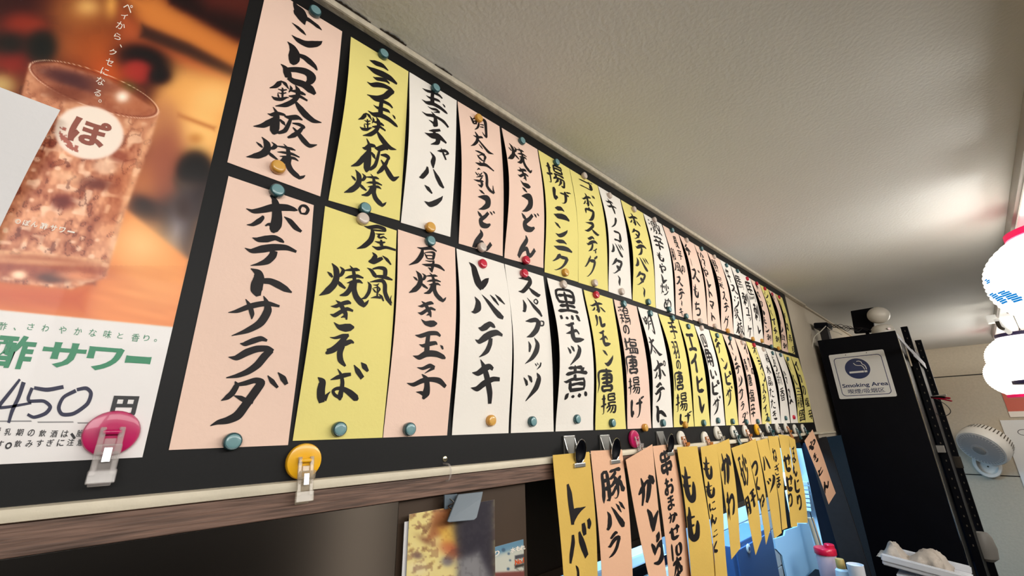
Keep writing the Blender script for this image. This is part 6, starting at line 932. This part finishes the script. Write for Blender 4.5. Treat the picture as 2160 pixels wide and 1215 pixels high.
# ================================================================== ceiling fixture and lanterns
rw = thing('ceiling_raceway', 'long white lighting raceway along the ceiling at the right', 'lighting raceway', (2.0, -.28, Z(CE)))
box('raceway_body', (-.4, -.300, Z(.548)), (4.75, -.206, Z(CE) - .0005), M['grey'], rw, .002)
box('raceway_cover', (-.4, -.310, Z(.538)), (4.75, -.214, Z(.5478)), M['fluor'], rw, .003)
box('lamp_rail', (-.4, -.36, Z(.560)), (4.75, -.318, Z(CE) - .0005), M['fluor'], rw, .002)
for k, xx in enumerate((1.02, 1.42, 2.30, 3.20)):
    box('socket_block', (xx, -.330, Z(.500)), (xx + .12, -.225, Z(.5378)), M['grey'], rw, .004); box('socket_slot', (xx + .03, -.29, Z(.4985)), (xx + .09, -.26, Z(.5002)), M['slot'], rw)
def lantern(x, y, zc, r, hh, rim, label, pattern=False):
    t = thing('paper_lantern', label, 'lantern', (x, y, Z(zc)), 'glowing paper lanterns under the ceiling raceway')
    prof = []; n = 40
    for i in range(n + 1):
        s_ = -1 + 2 * i / n; rr = r * (1 - abs(s_) ** 2.4 * .46); rr *= 1 + .012 * (1 if i % 2 else -1); prof.append((rr, s_ * hh))
    lathe('lantern_body', prof, (x, y, Z(zc)), (0, 0, 1), M['lantern'], t, 48)
    for s_ in (-1, 1): 
        o = lathe('lantern_rim', [(r * .56, s_ * -.004), (r * .60, s_ * -.002), (r * .60, s_ * .016), (r * .50, s_ * .017)], (x, y, Z(zc) + s_ * hh), (0, 0, 1), M[rim], t, 40)
    tube('hanging_loop', [(x - r * .45, y, Z(zc) + hh + .012), (x - r * .2, y, Z(zc) + hh + .03), (x, y, Z(zc) + hh + .04), (x + r * .2, y, Z(zc) + hh + .03), (x + r * .45, y, Z(zc) + hh + .012)], .0018, M['wire'], t)
    tube('hanging_cord', [(x, y, Z(zc) + hh + .04), (x, y + .002, Z(.530)), (x, y, Z(.5372))], .0022, M['wirewhite'], t)
    return t
L1 = lantern(1.86, -.282, .362, .178, .125, 'rim_pink', 'nearest glowing white paper lantern with pink rims and a blue printed pattern')
bm = bmesh.new()                                             # blue stepped print on the lantern's side
def onlan(az, zz, e=.0016):
    s_ = zz / .125; rr = .178 * (1 - abs(s_) ** 2.4 * .46) * 1.012 + e; return Vector((1.86 + rr * math.cos(az), -.282 + rr * math.sin(az), Z(.362) + zz))
for (a0, z0_, wid, n_) in ((100, -.030, 12, 7), (114, -.036, 12, 7), (104, .012, 7, 3)):
    for i in range(n_):
        az = R(a0 + i * 1.0 + (i % 2) * 1.5); zz = z0_ - i * .0052; w_ = R(wid * (1 - .5 * abs(i - n_ / 2) / n_)); ns = 6
        for s2_ in range(ns): vq = [bm.verts.new(onlan(az + w_ * (s2_ + a_) / ns, zz + b_)) for a_, b_ in ((0, 0), (1, 0), (1, .0048), (0, .0048))]; bm.faces.new(vq)
frombm('blue_print', bm, M['lanternblue'], L1)['kind'] = 'stuff'
lantern(3.62, -.268, .297, .170, .120, 'rim_navy', 'second glowing white paper lantern, with dark navy rims')
lantern(4.50, -.268, .262, .180, .130, 'rim_pink', 'farthest glowing white paper lantern with pink rims, behind the navy-rimmed one')
ar = thing('rail_bracket', 'small white bracket arm holding the navy-rimmed lantern', 'bracket', onX(2100, 680, 3.4))
box('bracket_plate', onX(2092, 672, 3.36) + Vector((0, -.018, -.02)), onX(2092, 672, 3.36) + Vector((.06, .018, .02)), M['fluor'], ar, .003)
tube('bracket_arm', [onX(2100, 672, 3.36), onX(2112, 688, 3.38), onX(2130, 702, 3.42)], .011, M['fluor'], ar)
tube('bracket_wire', [onX(2103, 678, 3.32), onX(2109, 690, 3.33), onX(2116, 694, 3.35)], .008, M['slot'], ar)
